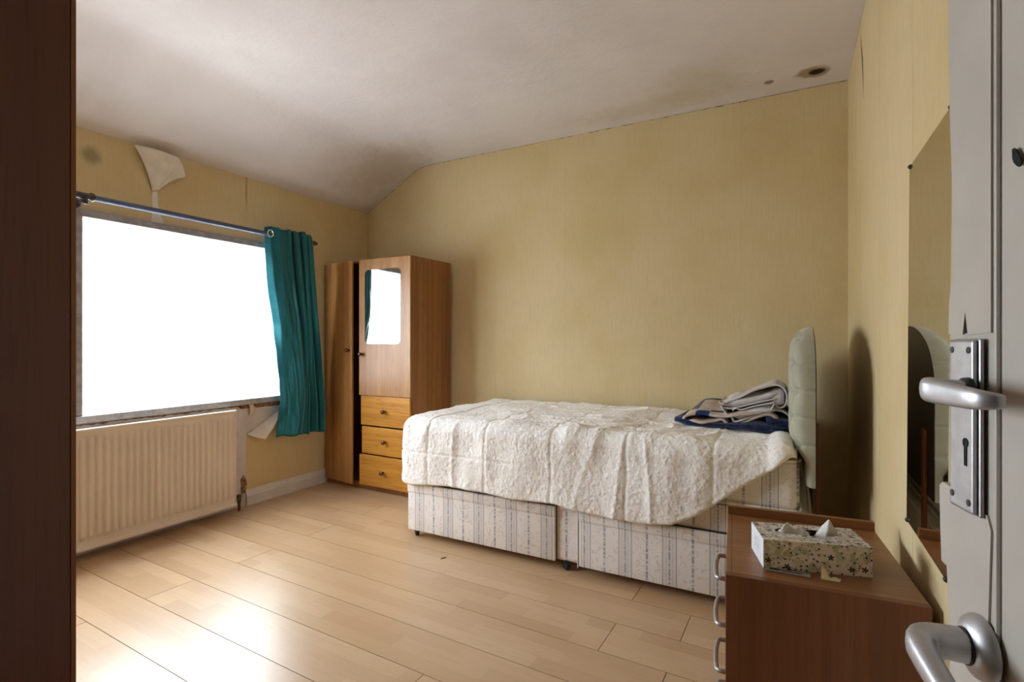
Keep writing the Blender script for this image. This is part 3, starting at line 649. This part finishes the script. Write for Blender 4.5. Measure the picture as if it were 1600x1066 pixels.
# headboard
HC, HWd, HT, HB = 2.625, .462, 1.112, .70
def hb(u, v):
    z = .515+(HT-.515)*v; phi = math.pi*u
    if z > .86: q = min(1, (z-.86)/(HT-.86)); w_ = HWd*(1-q**2.5)**.5
    else: w_ = HWd
    c = math.cos(phi); s = math.sin(phi)
    y = HC-math.copysign(abs(c)**.42, c)*w_
    D = .036
    if z > .60: k = min(1, (z-.60)/.10); k = math.sin(k*math.pi/2); D = .036+.052*k
    qe = max(0, (z-.95)/(HT-.95)); D *= (1-qe**3.0)**.5 if qe < 1 else 0
    D = max(D, .002)
    inner = 1.0
    x = .080-D*abs(s)**.42
    if z > .62:
        edge = abs(c)
        g = ((z-.967) % .100); g = min(g, .1-g)
        x += .013*math.exp(-(g/.006)**2)*min(1, s*2.2)*(.35+.65*edge**2)
        y += .007*math.exp(-(g/.0055)**2)*(1 if c > 0 else -1)*edge**6
        a_ = (y-HC)/.125; b_ = (z-.967)/.100
        fa = a_+b_*.5; fb = a_-b_*.5
        da = abs(fa-round(fa)); db = abs(fb-round(fb))
        tuft = math.exp(-((da/.13)**2+(db/.13)**2))
        crs = .5*(math.exp(-(da/.05)**2)+math.exp(-(db/.05)**2))
        x += (.034*tuft+.013*crs)*min(1, max(0, s*1.6-.25))*min(1, (z-.62)/.06)
    return Vector((x, y, z))
H = MB(); H.grid(hb, 150, 130)
headb = H.build('headboard', 'velvet', bed, smooth='all')
def hbb(u, v):
    p = hb(0, v); q2 = hb(1, v); return Vector((.0801, p.y+(q2.y-p.y)*u, p.z))
MB().grid(hbb, 4, 60, thick=.003).build('headboard_back', 'black', headb)
for yy in (BY0+.16, BY1-.16):
    for k in range(0): pass
for yy in (BY0+.10, BY1-.10):
    s_ = MB().box(.0835, .094, yy-.022, yy+.022, .05, .74, .002).build('strut', 'strut', headb)
for k in range(-3, 4):
    for j in range(0, 2):
        zt = .967-.2*j; yt = HC+k*.125
        if abs(k) < 4: MB().lathe([(0, .009), (.003, .008), (.005, .002)], (.026, yt, zt), (-1, 0, 0), 12).build('button', 'velvet', headb, smooth=True)
MB().lathe([(0, .010), (.016, .012), (.022, .010)], (.094, BY0+.10, .36), (1, 0, 0), 14).build('bolt_knob', 'cream_plastic', headb, smooth=True)
MB().box(BX1, .083, BY0+.02, BY0+.15, .25, .36, .002).build('strut_block', 'strut', headb)
# mattress
mat_ = thing('mattress', 'striped ticking mattress lying on the divan base', 'mattress', (-.87, 2.625, .402))
def mm(u, v): pass
mb = MB().box(BX0+.012, .030, BY0+.012, BY1, .4022, .612, .042, 6)
mb.build('core', 'ticking', mat_, smooth=True)
for z in (.414, .600):
    pts = []
    for x, y in rrect(BX0+.010, .032, BY0+.010, BY1, .05): pts.append((x, y, z))
    pts.append(pts[0]); MB().tube(pts, .0055, 8, caps=False).build('piping', 'ticking', mat_, smooth=True)
# ------------------------------------------------------------------ comforter
Hpx = [(605, 748), (622, 749), (640, 754), (700, 757), (760, 768), (800, 777), (866, 784), (900, 795), (950, 806), (1000, 815), (1050, 816), (1080, 806), (1110, 790), (1160, 757), (1200, 735), (1240, 712), (1254, 696), (1262, 672)]
YN = BY0-.035
hem = [(onY(a, b, YN).x, onY(a, b, YN).z) for a, b in Hpx]
def hemz(x):
    if x <= hem[0][0]: return hem[0][1]
    for (xa, za), (xb, zb) in zip(hem, hem[1:]):
        if x <= xb: return za+(zb-za)*(x-xa)/(xb-xa)
    return hem[-1][1]
ZT = .648; RB = .065
ex0, ey0 = BX0+.035, BY0+.035     # where the bend starts
XE = .022
NS, NT = 400, 270
TOT = 1.35
def comf(u, v):
    # s along the bed from foot drop to head end, t across from the wall to the near hem
    s = -.42+(XE-ex0+.42)*u          # <0: over the foot
    L = (BY1-.01)-ey0
    t_ = v*(L+.42)-L                 # >0: over the near side
    dx = max(0, -s); dy = max(0, t_)
    xs = ex0+max(0, s); ys_ = ey0-min(0, t_)
    if xs > XE: xs = XE
    d = math.hypot(dx, dy)
    hz = hemz(xs) if dx == 0 else .305
    if dx > 0 and dy > 0: hz = .305
    hlen = (ZT-RB-hz)+RB*math.pi/2
    if d > 0: n = Vector((-dx/d, -dy/d, 0))
    else: n = Vector((0, 0, 0))
    curl = 0
    dd = d
    if dd > hlen: curl = min(dd-hlen, .06); dd = hlen
    a = min(dd/RB, math.pi/2)
    out = RB*math.sin(a); dn = RB*(1-math.cos(a))+max(0, dd-RB*math.pi/2)
    nrm = Vector((n.x*math.sin(a), n.y*math.sin(a), math.cos(a)))
    P = Vector((xs, ys_, ZT))+n*out-Vector((0, 0, dn))
    hang = max(0, dd-RB)/.3
    # folds
    key = xs*1.0 if dy >= dx else ys_+3
    h = 0
    if d > 0:
        f = noise.noise(Vector((key*6.5+d*1.3, d*2.6, 1)))+.28*noise.noise(Vector((key*15, d*1.5, 9)))
        h += .014*f*min(1, d/.10)
        rr = 1-abs(noise.noise(Vector((key*5.5, d*1.3, 17))))*2.4
        h += .007*max(0, rr)**3*min(1, d/.06)
        h += .014*min(1, hang)
    topw = max(0, min(1, (.14-d)/.14))
    w1 = 1-abs(noise.noise(Vector((xs*1.9+ys_*.8, (ys_*1.0-xs*.35)*6, 4))))*2.2
    w2 = 1-abs(noise.noise(Vector((xs*3.2+ys_*3.5, (ys_-xs*.5)*4.5, 8))))*2.2
    mid = math.exp(-((xs+.75)/.62)**2)
    h += topw*(.013*max(0, w1)**2*(.25+.75*mid)+.012*max(0, w2)**2*mid+.012*noise.noise(Vector((xs*3, ys_*5, 2))))
    # quilting seams
    if xs > ex0+.01 or dx > 0:
        per = .345; g = (xs+.012*noise.noise(Vector((xs*2, d*6+ys_*3, 3)))-(ex0+.13)) % per; g = min(g, per-g)
        h -= .0042*math.exp(-(g/.007)**2)
        if dy > 0 and xs < -1.15: h -= .005*math.exp(-((d-.215)/.005)**2)
        g2 = abs(ys_-(ey0+.42)); h -= .003*math.exp(-(g2/.007)**2)
    # fleece pile
    vd = noise.voronoi(Vector((P.x*64, P.y*64, P.z*64)))[0][0]; h += .0028*(.55-min(1.0, vd))
    h += .0010*noise.noise(Vector((P.x*62, P.y*62, P.z*62)))+.0035*noise.noise(Vector((P.x*12, P.y*12, P.z*12)))
    # plump roll by the headboard and along the right end
    if u > .955:
        h += .020*math.sin((u-.955)/.045*math.pi)*(1 if t_ > -.25 else .35)
    if u > .992: h -= .03*(u-.992)/.008
    if curl > 0:
        ca = min(curl/.016, math.pi)
        P = P+Vector((0, 0, -1))*.013*math.sin(ca)-n*.016*(1-math.cos(ca))
        if curl > .05: P.z += (curl-.05)
        h *= max(0, math.cos(ca/2)) 
    P += nrm*h
    if P.y > YB-.012: P.y = YB-.012
    return P
cf = MB().grid(comf, NS, NT).build('comforter', 'sherpa', smooth='all', recalc=False)
me = cf.data
bm = bmesh.new(); bm.from_mesh(me); bmesh.ops.remove_doubles(bm, verts=bm.verts[:], dist=.0004); bmesh.ops.recalc_face_normals(bm, faces=bm.faces[:]); bm.to_mesh(me); bm.free()
for p in me.polygons: p.use_smooth = True
tag(cf, 'cream fleece quilted comforter draped over the bed, rumpled', 'comforter')
# ------------------------------------------------------------------ folded bedding
def slab(m, c, size, rz=0, tilt=0, roll=0, amp=.006, seed=0, nu=48, nv=28, e1=.35, e2=.25):
    Mx = Matrix.Translation(Vector(c)) @ Matrix.Rotation(rz, 4, 'Z') @ Matrix.Rotation(tilt, 4, 'Y') @ Matrix.Rotation(roll, 4, 'X')
    pw = lambda a, e: math.copysign(abs(a)**e, a)
    def f(u, v):
        th = -math.pi+2*math.pi*u; ph = -math.pi/2+math.pi*v
        x = pw(math.cos(ph), e1)*pw(math.cos(th), e2)*size[0]/2; y = pw(math.cos(ph), e1)*pw(math.sin(th), e2)*size[1]/2; z = pw(math.sin(ph), .8)*size[2]/2
        n = noise.noise(Vector((x*9+seed, y*9, z*20)))*amp+noise.noise(Vector((x*26+seed, y*26, z*30)))*amp*.4
        z += n*2*(.4+abs(math.sin(ph))); x += n*1.2; y += noise.noise(Vector((x*14, seed, z*26)))*amp
        return Mx @ Vector((x, y, z))
    b2 = MB(); b2.grid(f, nu, nv); bmesh.ops.remove_doubles(b2.bm, verts=b2.bm.verts[:], dist=.00005)
    me_ = bpy.data.meshes.new('t'); b2.bm.to_mesh(me_); b2.bm.free(); m.bm.from_mesh(me_); bpy.data.meshes.remove(me_)
    return m
def cr_spline(pts, n):
    out = []; P = [pts[0]]+pts+[pts[-1]]
    for i in range(1, len(P)-2):
        for k in range(n):
            t1 = k/n; a, b, c, d = P[i-1], P[i], P[i+1], P[i+2]
            out.append(tuple(.5*((2*b[j])+(-a[j]+c[j])*t1+(2*a[j]-5*b[j]+4*c[j]-d[j])*t1*t1+(-a[j]+3*b[j]-3*c[j]+d[j])*t1**3) for j in range(2)))
    out.append(pts[-1]); return out
def ribbon(prof_px, yf, depth, thick, rise, amp, seed, taper=0):
    pr = [(onY(a, b, yf).x, onY(a, b, yf).z) for a, b in prof_px]; pr = cr_spline(pr, 7); n = len(pr)
    def f(u, v):
        k = u*(n-1); i = min(n-2, int(k)); fr = k-i
        x = pr[i][0]*(1-fr)+pr[i+1][0]*fr; z = pr[i][1]*(1-fr)+pr[i+1][1]*fr
        y = yf+depth*v+.020*noise.noise(Vector((x*7, z*18, seed)))*(1-v)
        x += taper*v
        return Vector((x+amp*.5*noise.noise(Vector((y*9, x*8, seed+3))), y, z+rise*v*(1 if u < .5 else .3)+amp*noise.noise(Vector((x*10, y*10, seed+1)))))
    return MB().grid(f, n*2, 26, thick=thick)
fb = thing('folded_blanket', 'folded beige, blue and navy checked fleece blanket at the head of the bed', 'blanket', (-.24, 2.66, .66))
m = MB(); slab(m, (-.235, 2.66, .675), (.50, .40, .046), R(-4), 0, 0, .009, 3, 80, 30); slab(m, (-.04, 2.64, .700), (.14, .34, .062), R(4), R(6), 0, .008, 13, 50, 30); m.build('navy_layer', 'navy', fb, smooth='all')
q6 = lambda a, b: (1030+a/6.154, 580+b/6.154)
pr1 = [q6(*p) for p in [(1000, 395), (800, 405), (640, 425), (500, 418), (380, 405), (270, 412), (222, 445), (262, 488), (330, 492), (410, 512), (520, 496), (600, 480), (632, 505), (668, 540), (740, 532), (860, 490), (980, 447), (1050, 432), (1100, 452), (1130, 500), (1142, 560)]]
ribbon(pr1, 2.475, .36, .011, .035, .005, 5, .03).build('checked_layer', 'plaid', fb, smooth='all')
pr2 = [q6(*p) for p in [(1030, 385), (1100, 380), (1180, 392), (1232, 425), (1248, 460)]]
ribbon(pr2, 2.52, .28, .009, .0, .003, 8).build('cream_hem', 'cream_hem', fb, smooth='all')
g = MB()
pu = onY(*q6(890, 255), 2.58); plw = onY(*q6(920, 385), 2.55); prr = onY(*q6(1150, 250), 2.60)
slab(g, (pu.x, 2.625, pu.z), (.25, .25, .040), R(-3), R(-15), 0, .007, 21, 70, 34, .5, .3)
slab(g, (plw.x, 2.612, plw.z), (.175, .24, .042), R(2), R(-13), 0, .007, 31, 60, 34, .5, .3)
slab(g, (prr.x-.004, 2.63, prr.z), (.07, .25, .080), 0, R(-8), 0, .006, 41, 40, 30, .7, .6)
pl_ = onY(*q6(660, 380), 2.50)
g = g.build('inner_folds', 'cotton', smooth='all')
gs = thing('folded_sheet', '', 'sheet', (-.12, 2.6, .72)); g.parent = gs; g.location = (.12, -2.6, -.72)
ribbon([q6(*p) for p in [(572, 296), (600, 318), (660, 300), (760, 265), (920, 196), (1090, 138), (1175, 160), (1220, 235), (1205, 325), (1150, 350), (1108, 305), (1122, 262), (1000, 286), (850, 322), (700, 352), (612, 342)]], 2.50, .25, .006, .0, .004, 61, 0).build('upper_fold', 'cotton', gs, smooth='all')
ribbon([q6(*p) for p in [(588, 334), (640, 410), (690, 445), (735, 490), (860, 458), (1000, 412), (1074, 392), (1110, 305), (1030, 312), (900, 338), (790, 368), (740, 352), (700, 372)]], 2.49, .24, .006, .0, .004, 71, 0).build('lower_fold', 'cotton', gs, smooth='all')
g = gs
tag(g, 'pale grey bed sheet folded on top of the checked blanket', 'sheet')
# ------------------------------------------------------------------ mirror on the right wall
ma, mb1 = onX(1427, 262, XR-.012), onX(1424, 819, XR-.012)
mir = thing('wall_mirror', 'frameless rectangular mirror clipped to the right-hand wall', 'mirror', (XR, 1.39, .6))
mxx = XR-.011; yl, yh = 1.180, 1.553; zb_, zt_ = .612, 1.466
LE = .018
c4p = [(yl-LE, zt_), (yh-LE, zt_), (yh+LE, zb_), (yl+LE, zb_)]
MB().prism([(mxx, y, z) for y, z in c4p], (.005, 0, 0)).build('glass_sheet', 'mirror', mir)
MB().prism([(mxx+.0052, y, z) for y, z in c4p], (.0015, 0, 0)).build('backing_sheet', 'black', mir)
for (y, z), dy, dz in zip(c4p, (1, -1, -1, 1), (-1, -1, 1, 1)):
    MB().lathe([(0, .0055), (.004, .006), (.007, .0045), (.009, .001)], (mxx+.004, y+dy*.008, z+dz*.002), (-1, 0, 0), 14).build('mirror_clip', 'black', mir, smooth=True)
# ------------------------------------------------------------------ bedside chest
CR_ = R(5.2); chx = Vector((-.1273, 1.2351, 0)); CW, CD, CH = .372, .458, .53
ch = thing('bedside_chest', 'brown wood-effect chest of drawers beside the open door', 'chest of drawers', tuple(chx), CR_)
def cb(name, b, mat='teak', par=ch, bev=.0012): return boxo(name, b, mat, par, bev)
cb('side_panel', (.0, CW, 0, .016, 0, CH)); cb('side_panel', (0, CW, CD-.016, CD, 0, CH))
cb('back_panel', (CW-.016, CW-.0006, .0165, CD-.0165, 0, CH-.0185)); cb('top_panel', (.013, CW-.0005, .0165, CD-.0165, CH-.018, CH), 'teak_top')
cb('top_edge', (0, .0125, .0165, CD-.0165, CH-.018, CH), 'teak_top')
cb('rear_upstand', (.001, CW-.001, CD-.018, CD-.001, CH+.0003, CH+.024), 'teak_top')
cb('base_board', (.01, CW-.016, .016, CD-.016, .02, .036))
dz = .1165
for i in range(4):
    z1 = CH-.020-i*dz; z0 = z1-dz+.004
    d = cb('drawer', (-.0005, .015, .018, CD-.018, z0, z1))
    zc = (z0+z1)/2; ya, yb2 = CD/2-.074, CD/2+.074
    pts = [(-.001, ya, zc), (-.018, ya, zc), (-.022, ya+.006, zc), (-.025, ya+.03, zc), (-.027, CD/2, zc), (-.025, yb2-.03, zc), (-.022, yb2-.006, zc), (-.018, yb2, zc), (-.001, yb2, zc)]
    MB().tube(pts, [(.0055, .0055)]*2+[(.0045, .006)]*5+[(.0055, .0055)]*2, 12).build('handle', 'satin', d, smooth='all', world=False)
# ------------------------------------------------------------------ tissue box
tb0 = Vector((-.0543, 1.311, CH+.0004)); TR = R(15.5); TL, TW, TH_ = .221, .119, .066
tbx = thing('tissue_box', 'floral tissue box standing on the bedside chest', 'tissue box', tuple(tb0), TR)
def uvbox():
    bm = bmesh.new(); uvl = bm.loops.layers.uv.new('UVMap')
    def face(pts, uvs):
        vs = [bm.verts.new(p) for p in pts]; f = bm.faces.new(vs)
        for l, q in zip(f.loops, uvs): l[uvl].uv = q
        return f
    face([(0, 0, 0), (TL, 0, 0), (TL, 0, TH_), (0, 0, TH_)], [(0, 0), (TL, 0), (TL, TH_), (0, TH_)])
    face([(TL, TW, 0), (0, TW, 0), (0, TW, TH_), (TL, TW, TH_)], [(.5, 0), (.5+TL, 0), (.5+TL, TH_), (.5, TH_)])
    face([(TL, 0, 0), (TL, TW, 0), (TL, TW, TH_), (TL, 0, TH_)], [(TL, 0), (TL+TW, 0), (TL+TW, TH_), (TL, TH_)])
    face([(0, 0, 0), (0, TW, 0), (TL, TW, 0), (TL, 0, 0)], [(0, 0)]*4)
    n = 40; cx, cy = TL/2-.004, TW*.56; rx_, ry_ = .066, .021
    inner, outer = [], []
    for k in range(n):
        a = 2*math.pi*(k+.5)/n; ca, sa = math.cos(a), math.sin(a)
        inner.append((cx+rx_*math.copysign(abs(ca)**.8, ca), cy+ry_*math.copysign(abs(sa)**.8, sa)))
        s1 = ((TL-cx) if ca > 0 else -cx)/ca if abs(ca) > 1e-6 else 1e9; s2 = ((TW-cy) if sa > 0 else -cy)/sa if abs(sa) > 1e-6 else 1e9
        s = min(s1, s2); outer.append((cx+ca*s, cy+sa*s))
    for k in range(n):
        a, b, c, d = outer[k], outer[(k+1) % n], inner[(k+1) % n], inner[k]
        fa = [a]
        for cc in ((0, 0), (TL, 0), (TL, TW), (0, TW)):
            if (abs(a[0]-cc[0]) < 1e-5 or abs(a[1]-cc[1]) < 1e-5) and (abs(b[0]-cc[0]) < 1e-5 or abs(b[1]-cc[1]) < 1e-5) and not (abs(a[0]-b[0]) < 1e-5 or abs(a[1]-b[1]) < 1e-5): fa.append(cc)
        fa += [b, c, d]
        face([(x, y, TH_) for x, y in fa], [(x, y+.2) for x, y in fa])
    return bm, (cx, cy, rx_, ry_)
bm, (ecx, ecy, erx, ery) = uvbox()
me = bpy.data.meshes.new('carton'); bm.to_mesh(me); bm.free(); me.materials.append(MAT['floral'])
o = bpy.data.objects.new('carton', me); link(o); o.parent = tbx
bm = bmesh.new(); uvl = bm.loops.layers.uv.new('UVMap')
f = bm.faces.new([bm.verts.new(p) for p in ((-.0003, TW, 0), (-.0003, 0, 0), (-.0003, 0, TH_), (-.0003, TW, TH_))])
for l, q in zip(f.loops, ((0, 0), (TW, 0), (TW, TH_), (0, TH_))): l[uvl].uv = q
f2 = bm.faces.new([bm.verts.new(p) for p in ((.0005, TW, 0), (.0005, TW, TH_), (.0005, 0, TH_), (.0005, 0, 0))])
me = bpy.data.meshes.new('end_panel'); bm.to_mesh(me); bm.free(); me.materials.append(MAT['boxend']); o = bpy.data.objects.new('end_panel', me); link(o); o.parent = tbx
boxo('tissue_well', (.006, TL-.006, .006, TW-.006, .004, TH_-.018), 'hole', tbx, 0)
def tuft(cx, h, wd_, seed, lean):
    def f(u, v):
        x = cx+wd_*(u-.5)*(1-v*.35)+lean*v; y = ecy+.006*math.sin(u*9+seed)*(1-v)+.010*(v-.3)+.006*math.sin(u*4+seed*2)
        z = TH_-.020+(h+.020)*v*(1-1.1*abs(u-.55))+.003*noise.noise(Vector((u*6, v*6, seed)))
        return Vector((x, y, z))
    return MB().grid(f, 22, 14, thick=.0006).build('tissue', 'tissue', tbx, smooth='all', world=False)
tuft(ecx-.036, .020, .066, 2, -.004); tuft(ecx-.018, .013, .060, 4, .008); tuft(ecx+.040, .034, .056, 7, .010)
# things lying in front of the box
s0, s1 = onZ(1196, 892, CH), onZ(1267, 904, CH)
dv = (s1-s0); ang = math.atan2(dv.y, dv.x); Lk = dv.length
kn = thing('plastic_strip', 'slim grey slotted strip lying under the front of the tissue box', 'strip', (s0.x, s0.y, CH+.0005), ang)
m = MB(); m.box(0, Lk, 0, .004, 0, .003, .001).box(0, Lk, .013, .017, 0, .003, .001).box(0, .034, .0042, .0128, 0, .003, .001).box(Lk-.016, Lk, .0042, .0128, 0, .003, .001)
m.build('frame', 'clear_plastic', kn, world=False)
MB().box(.008, .028, .0045, .0125, .0032, .0045, .0005).build('label_patch', 'black', kn, world=False)
a0 = onZ(1283, 906, CH); b0 = onZ(1313, 911, CH)
def scrap(u, v):
    p = a0.lerp(b0, u)+Vector((.003, .016, 0))*v; z = .001+.024*max(0, 1-u*2.6)*v+.003*abs(math.sin(u*7))*v; return Vector((p.x, p.y, CH+z))
sc2 = MB().grid(scrap, 18, 6, thick=.0005).build('paper_scrap', 'scrap', smooth='all'); tag(sc2, 'torn scrap of yellowed paper on the chest before the tissue box', 'paper scrap')
# ------------------------------------------------------------------ foreground wardrobe at the left edge
FX, FY = -1.072, .400
fwd = thing('tall_wardrobe', 'dark reddish-brown wardrobe cut off by the left edge of the picture', 'wardrobe', (FX, FY, 0))
def fb_(name, b, mat='mahog'): return boxo(name, b, mat, fwd, .0015)
fb_('side_panel', (-.018, 0, -.62, .012, 0, 2.08)); fb_('side_panel', (-.95, -.932, -.62, .012, 0, 2.08))
fb_('top_panel', (-.932, -.018, -.62, 0, 2.062, 2.08)); fb_('back_panel', (-.932, -.018, -.62, -.612, .05, 2.062)); fb_('plinth', (-.932, -.018, -.02, -.004, 0, .07))
for a, b in ((-.931, -.477), (-.474, -.0195)):
    d = fb_('door', (a, b, .001, .019, .07, 2.078))
    hx = -.50 if a < -.6 else -.45
    boxo('handle', (hx-.006, hx+.006, .0195, .040, .95, 1.08), 'satin', d, .003)
boxo('edge_strip', (-.0182, .0004, .0122, .0192, .0, 2.08), 'edge', fwd, 0)
# ------------------------------------------------------------------ the open door at the right
D0 = Vector((.1397, .5985, 0)); dd_ = Vector((-.218, .976, 0)).normalized(); dn_ = Vector((-dd_.y, dd_.x, 0))   # dn_ points into the room (-X)
door = bpy.data.objects.new('door_1', None); link(door); door['kind'] = S; door.location = D0; ROOT[door.name] = Matrix.Translation(D0)
def dp(t, n, z): return D0+dd_*t+dn_*n+Vector((0, 0, z))
def dbox(name, t0, t1, n0, n1, z0, z1, mat='door_paint', par=door, bev=.002, seg=2):
    b2 = MB(); rot = Matrix.Translation(D0) @ Matrix(((dd_.x, dn_.x, 0, 0), (dd_.y, dn_.y, 0, 0), (0, 0, 1, 0), (0, 0, 0, 1)))
    b2.box(t0, t1, n0, n1, z0, z1, bev, seg, rot=rot); return b2.build(name, mat, par, smooth=False)
dbox('lock_stile', -.039, .0275, -.036, -.0, .01, 2.0, bev=.0015)
dbox('door_panel', -.70, -.0405, -.036, -.0015, .01, 2.0, bev=.0035)
MB().tube([dp(-.0400, -.001, .02), dp(-.0400, -.001, 1.99)], .0022, 8).build('panel_bead', 'door_paint', door)
# built-up paint at the closing edge, broken away round the lock
def edge_piece(pxs, name='paint_layer', n=.0016):
    pts = []
    for px, py, t_or in pxs:
        # intersect ray with door face
        r = ray(px, py); k = ((D0-EYE).dot(dn_)+n)/r.dot(dn_); pts.append(EYE+r*k)
    MB().prism(pts, -dn_*(n+.010)).build(name, 'door_paint', door)
edge_piece([(1481, -40, 0), (1548, -40, 0), (1548, 520, 0), (1512, 523, 0), (1508, 487, 0), (1504, 523, 0), (1482, 522, 0), (1483, 470, 0), (1488, 440, 0), (1488, 300, 0), (1483, 150, 0)])
edge_piece([(1468, 758, 0), (1473, 753, 0), (1490, 764, 0), (1493, 778, 0), (1510, 786, 0), (1542, 806, 0), (1548, 830, 0), (1540, 1100, 0), (1486, 1100, 0), (1480, 905, 0), (1479, 884, 0), (1471, 876, 0), (1469, 820, 0)])
MB().prism([dp(.0010, .0002, 1.035+.045), dp(-.0030, .0002, 1.052+.005), dp(.0045, .0002, 1.052+.005)], dn_*.0003).build('paint_gap', 'hole', door)
for px, py, r_ in ((1590, 246, 7),):
    pts = []
    for k in range(12):
        a = 2*math.pi*k/12; rr = ray(px+r_*.9*math.cos(a)*(1+.2*math.sin(3*a))+4*math.sin(a), py+r_*2.1*math.sin(a)); kk = ((D0-EYE).dot(dn_)+.0006)/rr.dot(dn_); pts.append(EYE+rr*kk)
    MB().prism(pts, dn_*.0010).build('paint_chip', 'hole', door)
# lock plate with lever
zpl0, zpl1 = .900, 1.052
def doorpt(px, py, n=0):
    rr = ray(px, py); kk = ((D0-EYE).dot(dn_)+n)/rr.dot(dn_); return EYE+rr*kk
tt = lambda p: (p-D0).dot(dd_)
tL, tR = tt(doorpt(1491.5, 650, .004)), tt(doorpt(1541, 650, .001))
plate = dbox('lock_plate', tR, tL, .0018, .0052, zpl0, zpl1, 'satin', door, .0015)
tp = (tL+tR)/2
dbox('raised_plate', tR+.0032, tL-.001, .0053, .0085, zpl0+.001, zpl1-.001, 'satin', plate, .0025, 3)
for a, b in ((tR+.010, zpl0+.010), (tL-.006, zpl0+.012), (tR+.010, zpl1-.010), (tL-.006, zpl1-.010)):
    sc = MB().lathe([(0, .0030), (.0005, .0028), (.0008, .001)], dp(a, .0086, b), dn_, 14).build('screw', 'black', plate, smooth=True)
kz = doorpt(1508, 692, .009).z; tk = tt(doorpt(1508, 700, .009))
pts = [dp(tk+.0042*math.cos(a), .0087, kz+.0042*math.sin(a)) for a in [R(-60+300*k/14) for k in range(15)]]
pts = [dp(tk+.0042*math.sin(a), .0087, kz+.0042*math.cos(a)) for a in [R(-150+300*k/14) for k in range(15)]]+[dp(tk+.0018, .0087, kz-.020), dp(tk-.0018, .0087, kz-.020)]
MB().prism(pts, dn_*.0004).build('keyhole', 'hole', plate)
zl = 1.05-75/FPX*.47
tl_ = tt(doorpt(1513, 607, .009))
MB().lathe([(0, .0125), (.004, .012), (.006, .009)], dp(tl_, .0086, zl), dn_, 20).build('spindle_collar', 'black', plate, smooth=True)
zl += .001
path = [dp(tl_, .010, zl), dp(tl_+.001, .026, zl+.0005), dp(tl_, .036, zl+.0008), dp(tl_-.006, .0405, zl+.0008), dp(tl_-.016, .0400, zl), dp(tl_-.038, .0385, zl-.0005), dp(tl_-.060, .0370, zl-.001), dp(tl_-.070, .0345, zl-.0012), dp(tl_-.0755, .0290, zl-.0015), dp(tl_-.0765, .0240, zl-.0015)]
def lever(name, path, sizes, par, mat='satin'):
    # rounded flat bar: long axis of the section kept vertical
    m = MB(); seg = 16; rings = []
    for i, p in enumerate(path):
        d = (path[min(i+1, len(path)-1)]-path[max(i-1, 0)]).normalized(); up = Vector((0, 0, 1)); up = (up-d*up.dot(d)).normalized(); sd = d.cross(up)
        hh, ww = sizes[i]
        rings.append([m.bm.verts.new(p+up*math.copysign(abs(math.cos(a))**.75, math.cos(a))*hh+sd*math.copysign(abs(math.sin(a))**.75, math.sin(a))*ww) for a in [2*math.pi*k/seg for k in range(seg)]])
    for a, b in zip(rings, rings[1:]):
        for k in range(seg): m.bm.faces.new((a[k], a[(k+1) % seg], b[(k+1) % seg], b[k]))
    m.bm.faces.new(rings[0][::-1]); m.bm.faces.new(rings[-1])
    o = m.build(name, mat, par, smooth='all'); return o
def dense(path, sizes, n=5):
    P = [path[0]]+path+[path[-1]]; Z = [sizes[0]]+sizes+[sizes[-1]]; op, os_ = [], []
    for i in range(1, len(P)-2):
        for k in range(n):
            t1 = k/n; a, b, c, d = P[i-1], P[i], P[i+1], P[i+2]
            op.append(.5*((2*b)+(-a+c)*t1+(2*a-5*b+4*c-d)*t1*t1+(-a+3*b-3*c+d)*t1**3)); os_.append((Z[i][0]*(1-t1)+Z[i+1][0]*t1, Z[i][1]*(1-t1)+Z[i+1][1]*t1))
    op.append(path[-1]); os_.append(sizes[-1]); return op, os_
p2, s2 = dense(path, [(.0085, .0085), (.009, .008), (.0102, .0075), (.0105, .006), (.0105, .005), (.0095, .0045), (.0085, .0045), (.0075, .0042), (.0062, .004), (.005, .003)])
lever('lever', p2, s2, plate)
# lower rose with its lever
rc = doorpt(1530, 1012, .004); tr = tt(rc); zr = rc.z
rose = MB().lathe([(0, .0270), (.003, .0268), (.007, .0245), (.010, .0195), (.012, .0165)], dp(tr, .0018, zr), dn_, 36).build('handle_rose', 'satin', door, smooth=True)
MB().lathe([(0, .0150), (.002, .0150)], dp(tr, .0136, zr), dn_, 28).build('rose_ring', 'black', rose, smooth=True)
path = [dp(tr, .012, zr), dp(tr, .030, zr+.001), dp(tr-.001, .042, zr+.001), dp(tr-.008, .050, zr+.0005), dp(tr-.022, .053, zr-.002), dp(tr-.050, .053, zr-.009), dp(tr-.080, .053, zr-.017), dp(tr-.105, .050, zr-.023), dp(tr-.112, .042, zr-.025)]
p2, s2 = dense(path, [(.0135, .0135), (.0130, .0130), (.0130, .0120), (.0125, .0105), (.0115, .0095), (.0105, .009), (.0095, .0085), (.008, .007), (.006, .004)])
lever('lever', p2, s2, rose)
# small splinter on the floor by the bed
sp_ = onZ(693, 872, .002); o = MB().tube([tuple(sp_+Vector((-.006, -.012, 0))), tuple(sp_+Vector((.006, .012, 0)))], .0018, 6).build('wood_splinter', 'rust'); tag(o, 'tiny dark splinter lying on the floor before the bed', 'splinter')
